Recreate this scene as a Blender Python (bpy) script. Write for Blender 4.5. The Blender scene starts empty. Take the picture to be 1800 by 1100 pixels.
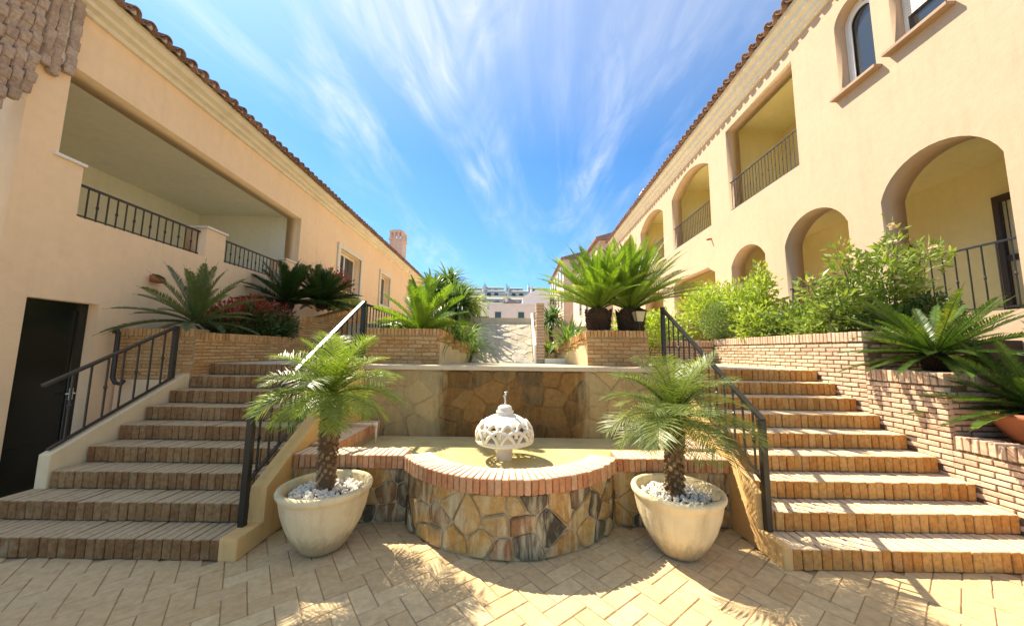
import bpy, bmesh, math, random
from math import sin, cos, pi, radians, sqrt, atan2, floor
from mathutils import Vector, Matrix, Euler, noise as mnoise

random.seed(7)
SC = bpy.context.scene
COL = SC.collection

# ------------------------------------------------------------------ camera
cam_d = bpy.data.cameras.new('camera')
cam = bpy.data.objects.new('camera', cam_d)
COL.objects.link(cam)
SC.camera = cam
cam_d.sensor_width = 36.0
cam_d.lens = 606.0 / 1800.0 * 36.0
cam_d.clip_start = 0.05
cam_d.clip_end = 3000.0
_p, _y, _r = .108, .008, .011
_f = Vector((-sin(_y)*cos(_p), cos(_y)*cos(_p), sin(_p)))
_rt = Vector((cos(_y), sin(_y), 0))
_u = _rt.cross(_f)
_rt, _u = cos(_r)*_rt + sin(_r)*_u, -sin(_r)*_rt + cos(_r)*_u
CAM = Vector((0, 0, 1.65))
M = Matrix(((_rt.x, _u.x, -_f.x, 0), (_rt.y, _u.y, -_f.y, 0), (_rt.z, _u.z, -_f.z, 0), (0, 0, 0, 1)))
cam.matrix_world = Matrix.Translation(CAM) @ M

# ------------------------------------------------------------------ sun, sky, exposure
SUN = Vector((-.613, .526, 1.0)).normalized()
sun_d = bpy.data.lights.new('sun', 'SUN')
sun_d.energy = 2.45
sun_d.angle = radians(.5)
sun_d.color = (1.0, .885, .69)
sun = bpy.data.objects.new('sun', sun_d)
COL.objects.link(sun)
sun.rotation_euler = SUN.to_track_quat('Z', 'Y').to_euler()
sun.location = (-6, 6, 20)
SC.view_settings.view_transform = 'Standard'
SC.view_settings.look = 'None'
SC.view_settings.exposure = 2.15
SC.cycles.max_bounces = 14
SC.cycles.diffuse_bounces = 10
SC.view_settings.gamma = 1
SC.view_settings.use_curve_mapping = False

W = bpy.data.worlds.new('World')
SC.world = W
W.use_nodes = True
nt = W.node_tree
nt.nodes.clear()
def N(nt, t, **k):
    n = nt.nodes.new(t)
    for a, b in k.items():
        if a == 'inp':
            for i, v in b.items(): n.inputs[i].default_value = v
        else: setattr(n, a, b)
    return n
def LK(nt, a, b): nt.links.new(a, b)
def ramp(nt, fac, stops, interp='LINEAR'):
    n = nt.nodes.new('ShaderNodeValToRGB'); n.color_ramp.interpolation = interp
    e = n.color_ramp.elements
    while len(e) < len(stops): e.new(.5)
    for i, (p, c) in enumerate(stops):
        e[i].position = p; e[i].color = (*c, 1) if len(c) == 3 else c
    if fac is not None: nt.links.new(fac, n.inputs[0])
    return n
def math_(nt, op, a, b=None, clamp=False):
    n = nt.nodes.new('ShaderNodeMath'); n.operation = op; n.use_clamp = clamp
    for i, v in enumerate((a, b)):
        if v is None: continue
        if isinstance(v, (int, float)): n.inputs[i].default_value = v
        else: nt.links.new(v, n.inputs[i])
    return n.outputs[0]
def mixc(nt, fac, a, b, mode='MIX'):
    n = nt.nodes.new('ShaderNodeMix'); n.data_type = 'RGBA'; n.blend_type = mode
    for i, v in ((0, fac), (6, a), (7, b)):
        if isinstance(v, (int, float)): n.inputs[i].default_value = v
        elif isinstance(v, tuple): n.inputs[i].default_value = (*v, 1) if len(v) == 3 else v
        else: nt.links.new(v, n.inputs[i])
    return n.outputs[2]

sky = N(nt, 'ShaderNodeTexSky')
sky.sky_type = 'NISHITA'
sky.sun_disc = False
sky.sun_elevation = math.asin(SUN.z)
sky.sun_rotation = atan2(SUN.x, SUN.y)
sky.air_density = 1.25
sky.dust_density = .35
sky.ozone_density = 2.6
tc = N(nt, 'ShaderNodeTexCoord')
sep = N(nt, 'ShaderNodeSeparateXYZ'); LK(nt, tc.outputs['Generated'], sep.inputs[0])
zz = math_(nt, 'ADD', math_(nt, 'MAXIMUM', sep.outputs[2], 0.0), .10)
px = math_(nt, 'DIVIDE', sep.outputs[0], zz); py = math_(nt, 'DIVIDE', sep.outputs[1], zz)
cmb = N(nt, 'ShaderNodeCombineXYZ'); LK(nt, px, cmb.inputs[0]); LK(nt, py, cmb.inputs[1])
def cloud(scale, rot, sc, dist, det, loc=(0, 0, 0), rough=.55):
    mp = N(nt, 'ShaderNodeMapping'); LK(nt, cmb.outputs[0], mp.inputs[0])
    mp.inputs['Scale'].default_value = sc; mp.inputs['Rotation'].default_value = (0, 0, rot); mp.inputs['Location'].default_value = loc
    n = N(nt, 'ShaderNodeTexNoise', inp={'Scale': scale, 'Detail': det, 'Roughness': rough, 'Distortion': dist})
    LK(nt, mp.outputs[0], n.inputs['Vector'])
    return n.outputs['Fac']
streak = cloud(1.25, .10, (1.5, .33, 1), 1.3, 7, (3.1, .4, 0))
fine = cloud(3.6, -.45, (1.4, .5, 1), 2.2, 8, (1.3, 5.2, 0), .6)
mask = cloud(.75, .5, (1.2, .7, 1), .9, 3, (.55, 2.6, 0))
c1 = ramp(nt, streak, [(.42, (0, 0, 0)), (.70, (1, 1, 1))]).outputs[0]
c2 = ramp(nt, fine, [(.36, (.25, .25, .25)), (.72, (1, 1, 1))]).outputs[0]
c3 = ramp(nt, mask, [(.36, (.12, .12, .12)), (.60, (1, 1, 1))]).outputs[0]
cl = math_(nt, 'MULTIPLY', math_(nt, 'MULTIPLY', c1, c2), c3)
cl = math_(nt, 'MULTIPLY', cl, 1.2, True)
cl = math_(nt, 'MULTIPLY', cl, ramp(nt, sep.outputs[2], [(.16, (.08,)*3), (.42, (1, 1, 1))]).outputs[0])
veil = math_(nt, 'MULTIPLY', ramp(nt, sep.outputs[2], [(.50, (0, 0, 0)), (1.0, (1, 1, 1))]).outputs[0], .55)  # high cloud veil, thickened overhead to brighten the shaded areas
cl = math_(nt, 'ADD', cl, veil, True)
skyc = mixc(nt, 1.0, sky.outputs[0], (.31, .52, .69, 1), 'MULTIPLY')
skymix = mixc(nt, math_(nt, 'MULTIPLY', cl, .8), skyc, (4.6, 4.6, 4.6, 1))
bg = N(nt, 'ShaderNodeBackground', inp={'Strength': .065})
LK(nt, skymix, bg.inputs[0])
wo = N(nt, 'ShaderNodeOutputWorld'); LK(nt, bg.outputs[0], wo.inputs[0])

# ------------------------------------------------------------------ mesh helpers
class MB:
    def __init__(s): s.v = []; s.f = []
    def add(s, vs, fs):
        o = len(s.v); s.v += [tuple(v) for v in vs]; s.f += [tuple(i+o for i in f) for f in fs]; return s
    def box(s, x0, x1, y0, y1, z0, z1):
        return s.add([(x0,y0,z0),(x1,y0,z0),(x1,y1,z0),(x0,y1,z0),(x0,y0,z1),(x1,y0,z1),(x1,y1,z1),(x0,y1,z1)],
              [(0,3,2,1),(4,5,6,7),(0,1,5,4),(1,2,6,5),(2,3,7,6),(3,0,4,7)])
    def prism(s, poly, axis, a, b):
        """poly: 2D list; axis 'x': poly=(y,z), 'y': poly=(x,z), 'z': poly=(x,y)"""
        n = len(poly)
        def mk(p, t):
            return (t, p[0], p[1]) if axis == 'x' else (p[0], t, p[1]) if axis == 'y' else (p[0], p[1], t)
        vs = [mk(p, a) for p in poly] + [mk(p, b) for p in poly]
        fs = [tuple(range(n-1, -1, -1)), tuple(range(n, 2*n))] + [(i, (i+1) % n, n+(i+1) % n, n+i) for i in range(n)]
        return s.add(vs, fs)
    def tube(s, pts, r, n=6, cap=True):
        pts = [Vector(p) for p in pts]; rings = []
        up = Vector((0, 0, 1)); prev = None
        for i, p in enumerate(pts):
            d = (pts[min(i+1, len(pts)-1)] - pts[max(i-1, 0)])
            if d.length < 1e-9: d = Vector((0, 0, 1))
            d.normalize()
            a = d.cross(up) if prev is None else prev - d * prev.dot(d)
            if a.length < 1e-4: a = d.cross(Vector((1, 0, 0)))
            a.normalize(); prev = a; b = d.cross(a)
            rr = r[i] if isinstance(r, (list, tuple)) else r
            rings.append([p + (a*cos(2*pi*k/n) + b*sin(2*pi*k/n))*rr for k in range(n)])
        vs = [v for R in rings for v in R]; fs = []
        for i in range(len(pts)-1):
            for k in range(n):
                fs.append((i*n+k, i*n+(k+1) % n, (i+1)*n+(k+1) % n, (i+1)*n+k))
        if cap: fs += [tuple(range(n-1, -1, -1)), tuple((len(pts)-1)*n+k for k in range(n))]
        return s.add(vs, fs)
    def lathe(s, prof, cx, cy, n=32, wob=None, close=False):
        vs = []; fs = []; m = len(prof)
        for k in range(n):
            a = 2*pi*k/n
            for j, (r, z) in enumerate(prof):
                rr = r if wob is None else wob(r, z, a, j)
                vs.append((cx+rr*cos(a), cy+rr*sin(a), z))
        for k in range(n):
            for j in range(m-1):
                fs.append((k*m+j, ((k+1) % n)*m+j, ((k+1) % n)*m+j+1, k*m+j+1))
        return s.add(vs, fs)
    def bar(s, a, b, w, h, up=(0, 0, 1)):
        a = Vector(a); b = Vector(b); d = (b-a).normalized(); u = Vector(up)
        sd = d.cross(u)
        if sd.length < 1e-4: sd = d.cross(Vector((0, 1, 0)))
        sd.normalize(); u = sd.cross(d).normalized()
        vs = [q + sd*x*w/2 + u*z*h/2 for q in (a, b) for x, z in ((-1,-1),(1,-1),(1,1),(-1,1))]
        return s.add(vs, [(0,3,2,1),(4,5,6,7),(0,1,5,4),(1,2,6,5),(2,3,7,6),(3,0,4,7)])
    def mesh(s, name, mat=None, smooth=False, xf=None, org=(0, 0, 0), bevel=0):
        me = bpy.data.meshes.new(name)
        o = Vector(org)
        vs = [(xf @ Vector(v) if xf is not None else Vector(v)) - o for v in s.v]
        fs = s.f
        if xf is not None and xf.determinant() < 0: fs = [tuple(reversed(f)) for f in fs]
        me.from_pydata([tuple(v) for v in vs], [], fs)
        if bevel:
            bm = bmesh.new(); bm.from_mesh(me)
            bmesh.ops.remove_doubles(bm, verts=bm.verts, dist=1e-5)
            es = [e for e in bm.edges if len(e.link_faces) == 2 and e.calc_face_angle(0) > .5]
            bmesh.ops.bevel(bm, geom=es, offset=bevel, segments=2, profile=.6, affect='EDGES')
            bm.to_mesh(me); bm.free()
        if mat: me.materials.append(mat)
        if smooth: me.polygons.foreach_set('use_smooth', [True]*len(me.polygons))
        me.update()
        return me

def tagp(o, label=None, cat=None, group=None, kind=None):
    if label: o['label'] = label
    if cat: o['category'] = cat
    if group: o['group'] = group
    if kind: o['kind'] = kind
    return o
def thing(name, label, cat, loc=(0, 0, 0), group=None):
    o = bpy.data.objects.new(name, None); COL.objects.link(o); o.location = loc; o.empty_display_size = .1
    return tagp(o, label, cat, group)
def wloc(o):
    v = Vector(o.location)
    while o.parent: o = o.parent; v += Vector(o.location)
    return v
def part(name, me, parent, M4=None, kind=None):
    """me: MB-made mesh already in parent's local coordinates, or shared mesh + world matrix M4"""
    o = bpy.data.objects.new(name, me); COL.objects.link(o)
    if parent is not None:
        o.parent = parent
    if M4 is not None:
        loc, q, sc = M4.decompose()
        base = wloc(parent) if parent is not None else Vector((0, 0, 0))
        o.location = loc - base; o.rotation_euler = q.to_euler(); o.scale = sc
    if kind: o['kind'] = kind
    return o
def mk(name, mb, mat, parent, smooth=False, xf=None, kind=None, bevel=0):
    """world (or xf) coordinates mesh -> child of parent"""
    org = wloc(parent) if parent is not None else (0, 0, 0)
    return part(name, mb.mesh(name, mat, smooth, xf, org, bevel), parent, kind=kind)
def struct(name, mb, mat, smooth=False, xf=None):
    return mk(name, mb, mat, None, smooth, xf, 'structure')
def single(name, mb, mat, label, cat, org, smooth=False, xf=None, group=None, bevel=0):
    o = bpy.data.objects.new(name, mb.mesh(name, mat, smooth, xf, org, bevel)); COL.objects.link(o); o.location = org
    return tagp(o, label, cat, group)
def pieces(name, items, mat, parent, limit=300, center=None):
    """items: (mesh, world Matrix). nearest `limit` as objects, the rest joined as stuff"""
    c = center or CAM
    items = sorted(items, key=lambda it: (it[1].translation - c).length)
    for me, m in items[:limit]: part(name, me, parent, m)
    rest = items[limit:]
    if rest:
        mb = MB()
        for me, m in rest:
            mb.add([m @ v.co for v in me.vertices], [tuple(p.vertices) for p in me.polygons])
        mk(name, mb, mat, parent, kind='stuff')

def copy_tree(o, parent=None):
    c = o.copy(); COL.objects.link(c); c.parent = parent
    for ch in [x for x in bpy.data.objects if x.parent == o]: copy_tree(ch, c)
    return c

# ------------------------------------------------------------------ materials
def newmat(name):
    m = bpy.data.materials.new(name); m.use_nodes = True; m.node_tree.nodes.clear(); return m, m.node_tree
def finish(nt, col, rough=.8, bump=None, bstr=.3, bdist=.01, spec=.5, extra=None, metal=0):
    b = N(nt, 'ShaderNodeBsdfPrincipled')
    for k, v in (('Base Color', col), ('Roughness', rough), ('Specular IOR Level', spec), ('Metallic', metal)):
        if isinstance(v, (int, float)): b.inputs[k].default_value = v
        elif isinstance(v, tuple): b.inputs[k].default_value = (*v, 1) if len(v) == 3 else v
        else: LK(nt, v, b.inputs[k])
    if extra:
        for k, v in extra.items(): b.inputs[k].default_value = v
    if bump is not None:
        bn = N(nt, 'ShaderNodeBump', inp={'Strength': bstr, 'Distance': bdist}); LK(nt, bump, bn.inputs['Height']); LK(nt, bn.outputs[0], b.inputs['Normal'])
    o = N(nt, 'ShaderNodeOutputMaterial'); LK(nt, b.outputs[0], o.inputs[0]); return b
def pos(nt, sc=(1, 1, 1)):
    g = N(nt, 'ShaderNodeNewGeometry'); m = N(nt, 'ShaderNodeMapping'); m.inputs['Scale'].default_value = sc
    LK(nt, g.outputs['Position'], m.inputs[0]); return m.outputs[0]
def noise(nt, scale, det=4, rough=.55, sc=(1, 1, 1), dist=0.):
    n = N(nt, 'ShaderNodeTexNoise', inp={'Scale': scale, 'Detail': det, 'Roughness': rough, 'Distortion': dist}); LK(nt, pos(nt, sc), n.inputs['Vector']); return n.outputs['Fac']
def orand(nt): return N(nt, 'ShaderNodeObjectInfo').outputs['Random']

def m_stucco(name, c, var=.12, bs=.25, grain=60, streak=.18):
    m, t = newmat(name)
    n1 = noise(t, 1.1, 5, .6); n2 = noise(t, 9, 4); n3 = noise(t, 2.2, 5, .6, (3.2, 3.2, .35))
    f = ramp(t, n1, [(.3, (1-var,)*3), (.7, (1+var*.35,)*3)]).outputs[0]
    col = mixc(t, 1.0, c, f, 'MULTIPLY')
    f2 = ramp(t, n3, [(.50, (1, 1, 1)), (.78, (1-streak, 1-streak*1.1, 1-streak*1.25))]).outputs[0]
    col = mixc(t, 1.0, col, f2, 'MULTIPLY')
    f3 = ramp(t, n2, [(.3, (.965,)*3), (.7, (1.02,)*3)]).outputs[0]
    col = mixc(t, 1.0, col, f3, 'MULTIPLY')
    b = math_(t, 'ADD', noise(t, grain, 3), math_(t, 'MULTIPLY', noise(t, 6, 3), 1.6))
    finish(t, col, .88, b, bs, .012, .25)
    return m
def m_brick(name, cols, dirt=.35, bs=.5, scale=30, light=None, topf=.8):
    m, t = newmat(name)
    r = orand(t)
    n = noise(t, 3.3, 4); n2 = noise(t, scale, 5, .65); n3 = noise(t, 8, 4, .6)
    rr = math_(t, 'ADD', math_(t, 'MULTIPLY', r, .72), math_(t, 'MULTIPLY', n, .38))
    k = len(cols)
    col = ramp(t, rr, [(.12 + .8*i/(k-1), c) for i, c in enumerate(cols)]).outputs[0]
    col = mixc(t, 1.0, col, ramp(t, n2, [(.25, (1-dirt,)*3), (.62, (1.08,)*3)]).outputs[0], 'MULTIPLY')
    col = mixc(t, math_(t, 'MULTIPLY', ramp(t, n3, [(.55, (0, 0, 0)), (.8, (1, 1, 1))]).outputs[0], .35), col, (.55, .44, .30))
    if light:   # paler colour on upward-facing faces
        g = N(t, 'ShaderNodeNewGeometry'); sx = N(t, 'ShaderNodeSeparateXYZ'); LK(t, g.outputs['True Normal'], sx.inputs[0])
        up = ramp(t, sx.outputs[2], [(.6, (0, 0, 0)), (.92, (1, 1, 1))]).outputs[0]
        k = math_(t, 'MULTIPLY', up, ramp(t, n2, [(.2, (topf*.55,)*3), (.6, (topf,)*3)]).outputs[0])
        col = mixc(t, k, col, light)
    finish(t, col, .85, n2, bs, .006, .25)
    return m
def m_simple(name, c, rough=.6, bs=0, grain=40, var=.1, metal=0, spec=.5, extra=None):
    m, t = newmat(name)
    n = noise(t, grain, 4); n1 = noise(t, 2.5, 3)
    col = mixc(t, 1.0, c, ramp(t, n1, [(.3, (1-var,)*3), (.7, (1+var*.5,)*3)]).outputs[0], 'MULTIPLY')
    finish(t, col, rough, n if bs else None, bs, .006, spec, extra, metal)
    return m
def m_leaf(name, dark, light, tip=None, rough=.45, transl=.35, nscale=2.5):
    m, t = newmat(name)
    r = orand(t); n = noise(t, nscale, 3); n2 = noise(t, 26, 2)
    f = math_(t, 'ADD', math_(t, 'MULTIPLY', r, .35), math_(t, 'ADD', math_(t, 'MULTIPLY', n, .5), math_(t, 'MULTIPLY', n2, .45)))
    stops = [(.30, dark), (.82, light)] + ([(.97, tip)] if tip else [])
    col = ramp(t, f, stops).outputs[0]
    b = N(t, 'ShaderNodeBsdfPrincipled', inp={'Roughness': rough, 'Specular IOR Level': .45}); LK(t, col, b.inputs['Base Color'])
    tr = N(t, 'ShaderNodeBsdfTranslucent'); LK(t, mixc(t, 1.0, col, (1.5, 1.6, .55), 'MULTIPLY'), tr.inputs[0])
    mx = N(t, 'ShaderNodeMixShader', inp={0: transl}); LK(t, b.outputs[0], mx.inputs[1]); LK(t, tr.outputs[0], mx.inputs[2])
    o = N(t, 'ShaderNodeOutputMaterial'); LK(t, mx.outputs[0], o.inputs[0]); return m
def m_stone(name, stops, wash=.5, washc=(.50, .40, .22), rnd=1.0, bs=.6, washv=(2.6, 2.6, .5), wet=None):
    m, t = newmat(name)
    r = math_(t, 'MULTIPLY', orand(t), rnd)
    n = noise(t, 4, 4); n2 = noise(t, 22, 6, .65); n3 = noise(t, 5, 6, .62, washv, .6)
    rr = math_(t, 'ADD', r, math_(t, 'MULTIPLY', math_(t, 'SUBTRACT', n, .5), .30))
    k = len(stops)
    col = ramp(t, rr, [(i/(k-1), c) for i, c in enumerate(stops)]).outputs[0]
    col = mixc(t, 1.0, col, ramp(t, n2, [(.25, (.62,)*3), (.7, (1.15,)*3)]).outputs[0], 'MULTIPLY')
    wf = ramp(t, n3, [(.46, (0, 0, 0)), (.66, (1, 1, 1))]).outputs[0]
    col = mixc(t, math_(t, 'MULTIPLY', wf, wash), col, washc)
    if wet:   # damp stain under the spillway, lime-washed dry sides
        g = N(t, 'ShaderNodeNewGeometry'); sx = N(t, 'ShaderNodeSeparateXYZ'); LK(t, g.outputs['Position'], sx.inputs[0])
        ax = math_(t, 'ABSOLUTE', math_(t, 'ADD', sx.outputs[0], .02)); ax = math_(t, 'ADD', ax, math_(t, 'MULTIPLY', noise(t, 5, 4, .6, (2.5, 1, .4)), .42))
        k = ramp(t, ax, [(.0, (1, 1, 1)), (.5, (1, 1, 1)), (.6, (0, 0, 0))]); k.color_ramp.elements[1].position = .84; k.color_ramp.elements[2].position = .98
        ax2 = math_(t, 'MULTIPLY', ax, .74); LK(t, ax2, k.inputs[0])
        col = mixc(t, k.outputs[0], mixc(t, .45, col, (.52, .43, .22)), mixc(t, 1.0, col, (.62, .52, .36), 'MULTIPLY'))
    finish(t, col, .62, n2, bs, .012, .4)
    return m

MT = {}
MT['peach'] = m_stucco('lifted_peach_stucco', (.90, .67, .415), .04, .25, 60, .06)  # paint brightened beyond its real tone to lift the shaded left wall
MT['peach_r'] = m_stucco('sunlit_peach_stucco', (.54, .395, .27), .05, .25, 60, .07)  # same paint as the left building, darkened to offset the direct sun
MT['inside_l'] = m_stucco('loggia_paint', (.78, .78, .66), .06, .15, 60, .06)
MT['inside_r'] = m_stucco('terrace_paint', (.76, .68, .38), .06, .15, 60, .06)
MT['cream'] = m_stucco('cream_stucco', (.76, .60, .36), .16, .3)
MT['string'] = m_stucco('stringer_stucco', (.82, .52, .21), .14, .3, 70, .25)
MT['trim'] = m_stucco('cream_trim', (.78, .72, .57), .08, .12, 60, .12)
MT['white'] = m_simple('white_paint', (.78, .76, .70), .5, .1)
MT['brick'] = m_brick('wall_brick', [(.56, .36, .24), (.64, .43, .30), (.70, .52, .38), (.60, .39, .26)])
MT['brick_l'] = m_brick('honey_brick', [(.50, .26, .09), (.60, .35, .14), (.66, .43, .20)])
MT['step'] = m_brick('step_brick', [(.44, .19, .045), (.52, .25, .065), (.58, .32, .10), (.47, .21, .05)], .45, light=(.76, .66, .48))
MT['step_l'] = m_brick('shaded_step_brick', [(.22, .10, .035), (.29, .145, .055), (.35, .20, .08), (.25, .12, .045)], .5, light=(.55, .44, .26))  # step brick darkened, the left flight's shade put into its colour
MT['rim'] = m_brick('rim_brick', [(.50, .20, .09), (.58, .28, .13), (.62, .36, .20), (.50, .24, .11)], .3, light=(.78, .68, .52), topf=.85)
MT['mortar'] = m_stucco('mortar', (.44, .32, .18), .2, .5, 45)
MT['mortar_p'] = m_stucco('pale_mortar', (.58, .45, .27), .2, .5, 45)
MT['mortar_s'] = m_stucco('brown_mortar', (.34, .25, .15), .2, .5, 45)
MT['mortar_d'] = m_stucco('dark_mortar', (.20, .135, .085), .2, .5, 45)
MT['mortar_st'] = m_stucco('stone_mortar', (.58, .47, .29), .3, .8, 30, .35)
MT['paver'] = m_brick('paver', [(.52, .37, .19), (.59, .43, .23), (.65, .50, .28), (.55, .39, .20)], .22, .45, 18)
MT['grout'] = m_stucco('grout', (.42, .30, .17), .2, .5, 40)
MT['slab'] = m_stucco('stone_slab', (.62, .53, .38), .2, .3, 25)
MT['stone'] = m_stone('rubble_stone', [(.07, .055, .035), (.11, .085, .05), (.42, .22, .06), (.52, .29, .07), (.46, .32, .13), (.34, .15, .055), (.13, .11, .065)], .85, (.60, .50, .30))
MT['wetstone'] = m_stone('wet_back_stone', [(.10, .075, .03), (.30, .17, .04), (.42, .25, .07), (.36, .22, .07), (.12, .10, .055), (.46, .30, .11)], .55, (.42, .29, .11), wet=True)
MT['pale_stone'] = m_stone('pale_stone', [(.40, .33, .22), (.50, .44, .33), (.42, .38, .32), (.55, .45, .30)], .25, (.6, .52, .38))
MT['black'] = m_simple('black_iron', (.012, .014, .013), .34, .08, 60, .1, 0, .6)
MT['rail_dark'] = m_simple('weathered_iron', (.045, .035, .028), .45, .08, 60, .1)
MT['pot'] = m_stucco('cast_pot', (.80, .66, .40), .14, .5, 90, .30)
def pot_dirt(m):
    t = m.node_tree; b = [n for n in t.nodes if n.type == 'BSDF_PRINCIPLED'][0]; src = b.inputs['Base Color'].links[0].from_socket
    g = N(t, 'ShaderNodeNewGeometry'); sx = N(t, 'ShaderNodeSeparateXYZ'); LK(t, g.outputs['Position'], sx.inputs[0])
    h = math_(t, 'ADD', sx.outputs[2], math_(t, 'MULTIPLY', noise(t, 9, 5, .65, (2, 2, .6)), -.22))
    k = ramp(t, h, [(.0, (.62,)*3), (.09, (0, 0, 0))]); LK(t, mixc(t, k.outputs[0], src, (.33, .23, .12)), b.inputs['Base Color'])
pot_dirt(MT['pot'])
MT['plaster'] = m_stucco('white_plaster', (.80, .76, .66), .08, .35, 70, .1)
MT['pebble'] = m_simple('white_pebble', (.84, .79, .68), .6, .2, 30, .12)
MT['soil'] = m_simple('soil', (.07, .045, .028), .95, .6, 30, .3)
MT['tile'] = m_brick('roof_tile', [(.20, .12, .09), (.29, .17, .12), (.36, .23, .17), (.24, .15, .12)], .5)
MT['sill'] = m_simple('brown_sill', (.40, .27, .18), .8, .3, 40, .15)
MT['tile_pale'] = m_brick('hazed_tile', [(.36, .27, .20), (.44, .33, .25), (.50, .40, .31)], .4)  # tile colour lightened to stand for haze over the canopy
MT['terracotta'] = m_simple('terracotta', (.36, .13, .06), .8, .3, 40, .2)
MT['wood'] = m_simple('dark_wood', (.045, .025, .014), .5, .3, 30, .2)
MT['door'] = m_simple('black_green_door', (.008, .012, .010), .22, .05, 20, .1, 0, .6)
MT['trunk'] = m_simple('palm_trunk', (.15, .09, .045), .9, .7, 40, .4)
MT['scale'] = m_brick('leaf_base', [(.12, .06, .025), (.24, .14, .06), (.38, .27, .14)], .4)
MT['cyctrunk'] = m_simple('cycad_trunk', (.07, .04, .022), .95, .8, 30, .4)
MT['phoenix'] = m_leaf('date_palm_leaf', (.07, .12, .02), (.30, .38, .07), (.55, .55, .16), .42, .35)
MT['phoenix_r'] = m_leaf('dusty_palm_leaf', (.06, .095, .022), (.24, .30, .08), (.50, .47, .20), .42, .3)
MT['dryfrond'] = m_leaf('dry_palm_leaf', (.12, .085, .03), (.28, .22, .09), None, .6, .2)
MT['cycad'] = m_leaf('cycad_leaf', (.05, .11, .014), (.24, .36, .045), (.48, .52, .08), .33, .3)
MT['cycad_d'] = m_leaf('dark_cycad_leaf', (.014, .035, .010), (.05, .10, .022), None, .36, .15)
MT['cycad_m'] = m_leaf('grey_cycad_leaf', (.035, .065, .022), (.12, .17, .055), None, .38, .2)
MT['cycad_r'] = m_leaf('deep_cycad_leaf', (.018, .045, .012), (.10, .17, .03), (.36, .38, .06), .28, .2)
MT['shrub'] = m_leaf('shrub_leaf', (.10, .16, .03), (.38, .46, .12), (.62, .62, .30), .4, .35, 3)
MT['shrub_y'] = m_leaf('yellow_shrub_leaf', (.16, .24, .04), (.50, .56, .14), (.68, .66, .30), .4, .4, 3)
MT['grey_shrub'] = m_leaf('ball_shrub_leaf', (.11, .16, .06), (.34, .42, .16), None, .5, .3)
MT['redleaf'] = m_leaf('red_shrub_leaf', (.12, .02, .015), (.36, .05, .05), None, .4, .3)
MT['darkleaf'] = m_leaf('dark_shrub_leaf', (.015, .035, .010), (.07, .12, .025), None, .4, .2)
MT['lily'] = m_leaf('strap_leaf', (.06, .13, .025), (.26, .38, .08), (.5, .55, .2), .35, .35)
MT['dracaena'] = m_leaf('grey_strap_leaf', (.04, .08, .04), (.20, .30, .13), (.42, .48, .24), .32, .25)
MT['stem'] = m_simple('green_stem', (.13, .12, .05), .7)
MT['flower'] = m_simple('pale_flower', (.80, .62, .35), .6)
MT['lampglass'] = m_simple('frosted_lamp_glass', (.62, .55, .33), .3, 0, 10, .05)
MT['hill'] = m_stucco('hillside_scrub', (.22, .21, .13), .4, .8, 3)
MT['farwhite'] = m_stucco('far_white_wall', (.72, .70, .70), .05, .05, 5, .05)
MT['farroof'] = m_simple('far_roof', (.26, .18, .17), .9, .2, 8, .3)
MT['fargrey'] = m_simple('far_grey_terrace', (.30, .30, .33), .9, .2, 8, .3)
MT['pinkwall'] = m_stucco('pink_far_wall', (.76, .58, .46), .08, .1)
MT['curtain'] = m_simple('curtain', (.75, .72, .64), .9, .2, 8)
# glass
m, t = newmat('window_glass')
finish(t, (.035, .04, .045), .06, None, 0, 0, .9); MT['glass'] = m
# water: murky greenish beige pool
m, t = newmat('pool_water')
wn = noise(t, 9, 4, .5, (1, 1, 1), .6); w2 = noise(t, 2.4, 4)
wc = ramp(t, w2, [(.3, (.50, .43, .20)), (.7, (.64, .56, .30))]).outputs[0]
finish(t, wc, .07, wn, .30, .02, .6, {'IOR': 1.33}); MT['water'] = m
m, t = newmat('clear_spout')
g = N(t, 'ShaderNodeBsdfPrincipled', inp={'Base Color': (.95, .97, 1, 1), 'Roughness': .15, 'Transmission Weight': .55, 'IOR': 1.33})
LK(t, g.outputs[0], N(t, 'ShaderNodeOutputMaterial').inputs[0]); MT['spout'] = m

# ------------------------------------------------------------------ brick variants
def brick_mesh(name, l, d, h, mat, jit=.0025, bev=.004, n=4):
    out = []
    for i in range(n):
        mb = MB().box(-l/2, l/2, -d/2, d/2, -h/2, h/2)
        mb.v = [(x+random.uniform(-jit, jit), y+random.uniform(-jit, jit), z+random.uniform(-jit, jit)) for x, y, z in mb.v]
        me = bpy.data.meshes.new(name); me.from_pydata(mb.v, [], mb.f)
        bm = bmesh.new(); bm.from_mesh(me)
        bmesh.ops.bevel(bm, geom=list(bm.edges), offset=bev, segments=1, affect='EDGES')
        bm.to_mesh(me); bm.free(); me.materials.append(mat); out.append(me)
    return out
def frame(org, along, out):
    """local x = along, local y = out (away from wall face), z up"""
    a = Vector(along).normalized(); o = Vector(out).normalized(); z = Vector((0, 0, 1))
    m = Matrix.Identity(4)
    for i in range(3): m[i][0] = a[i]; m[i][1] = o[i]; m[i][2] = z[i]; m[i][3] = Vector(org)[i]
    return m
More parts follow.
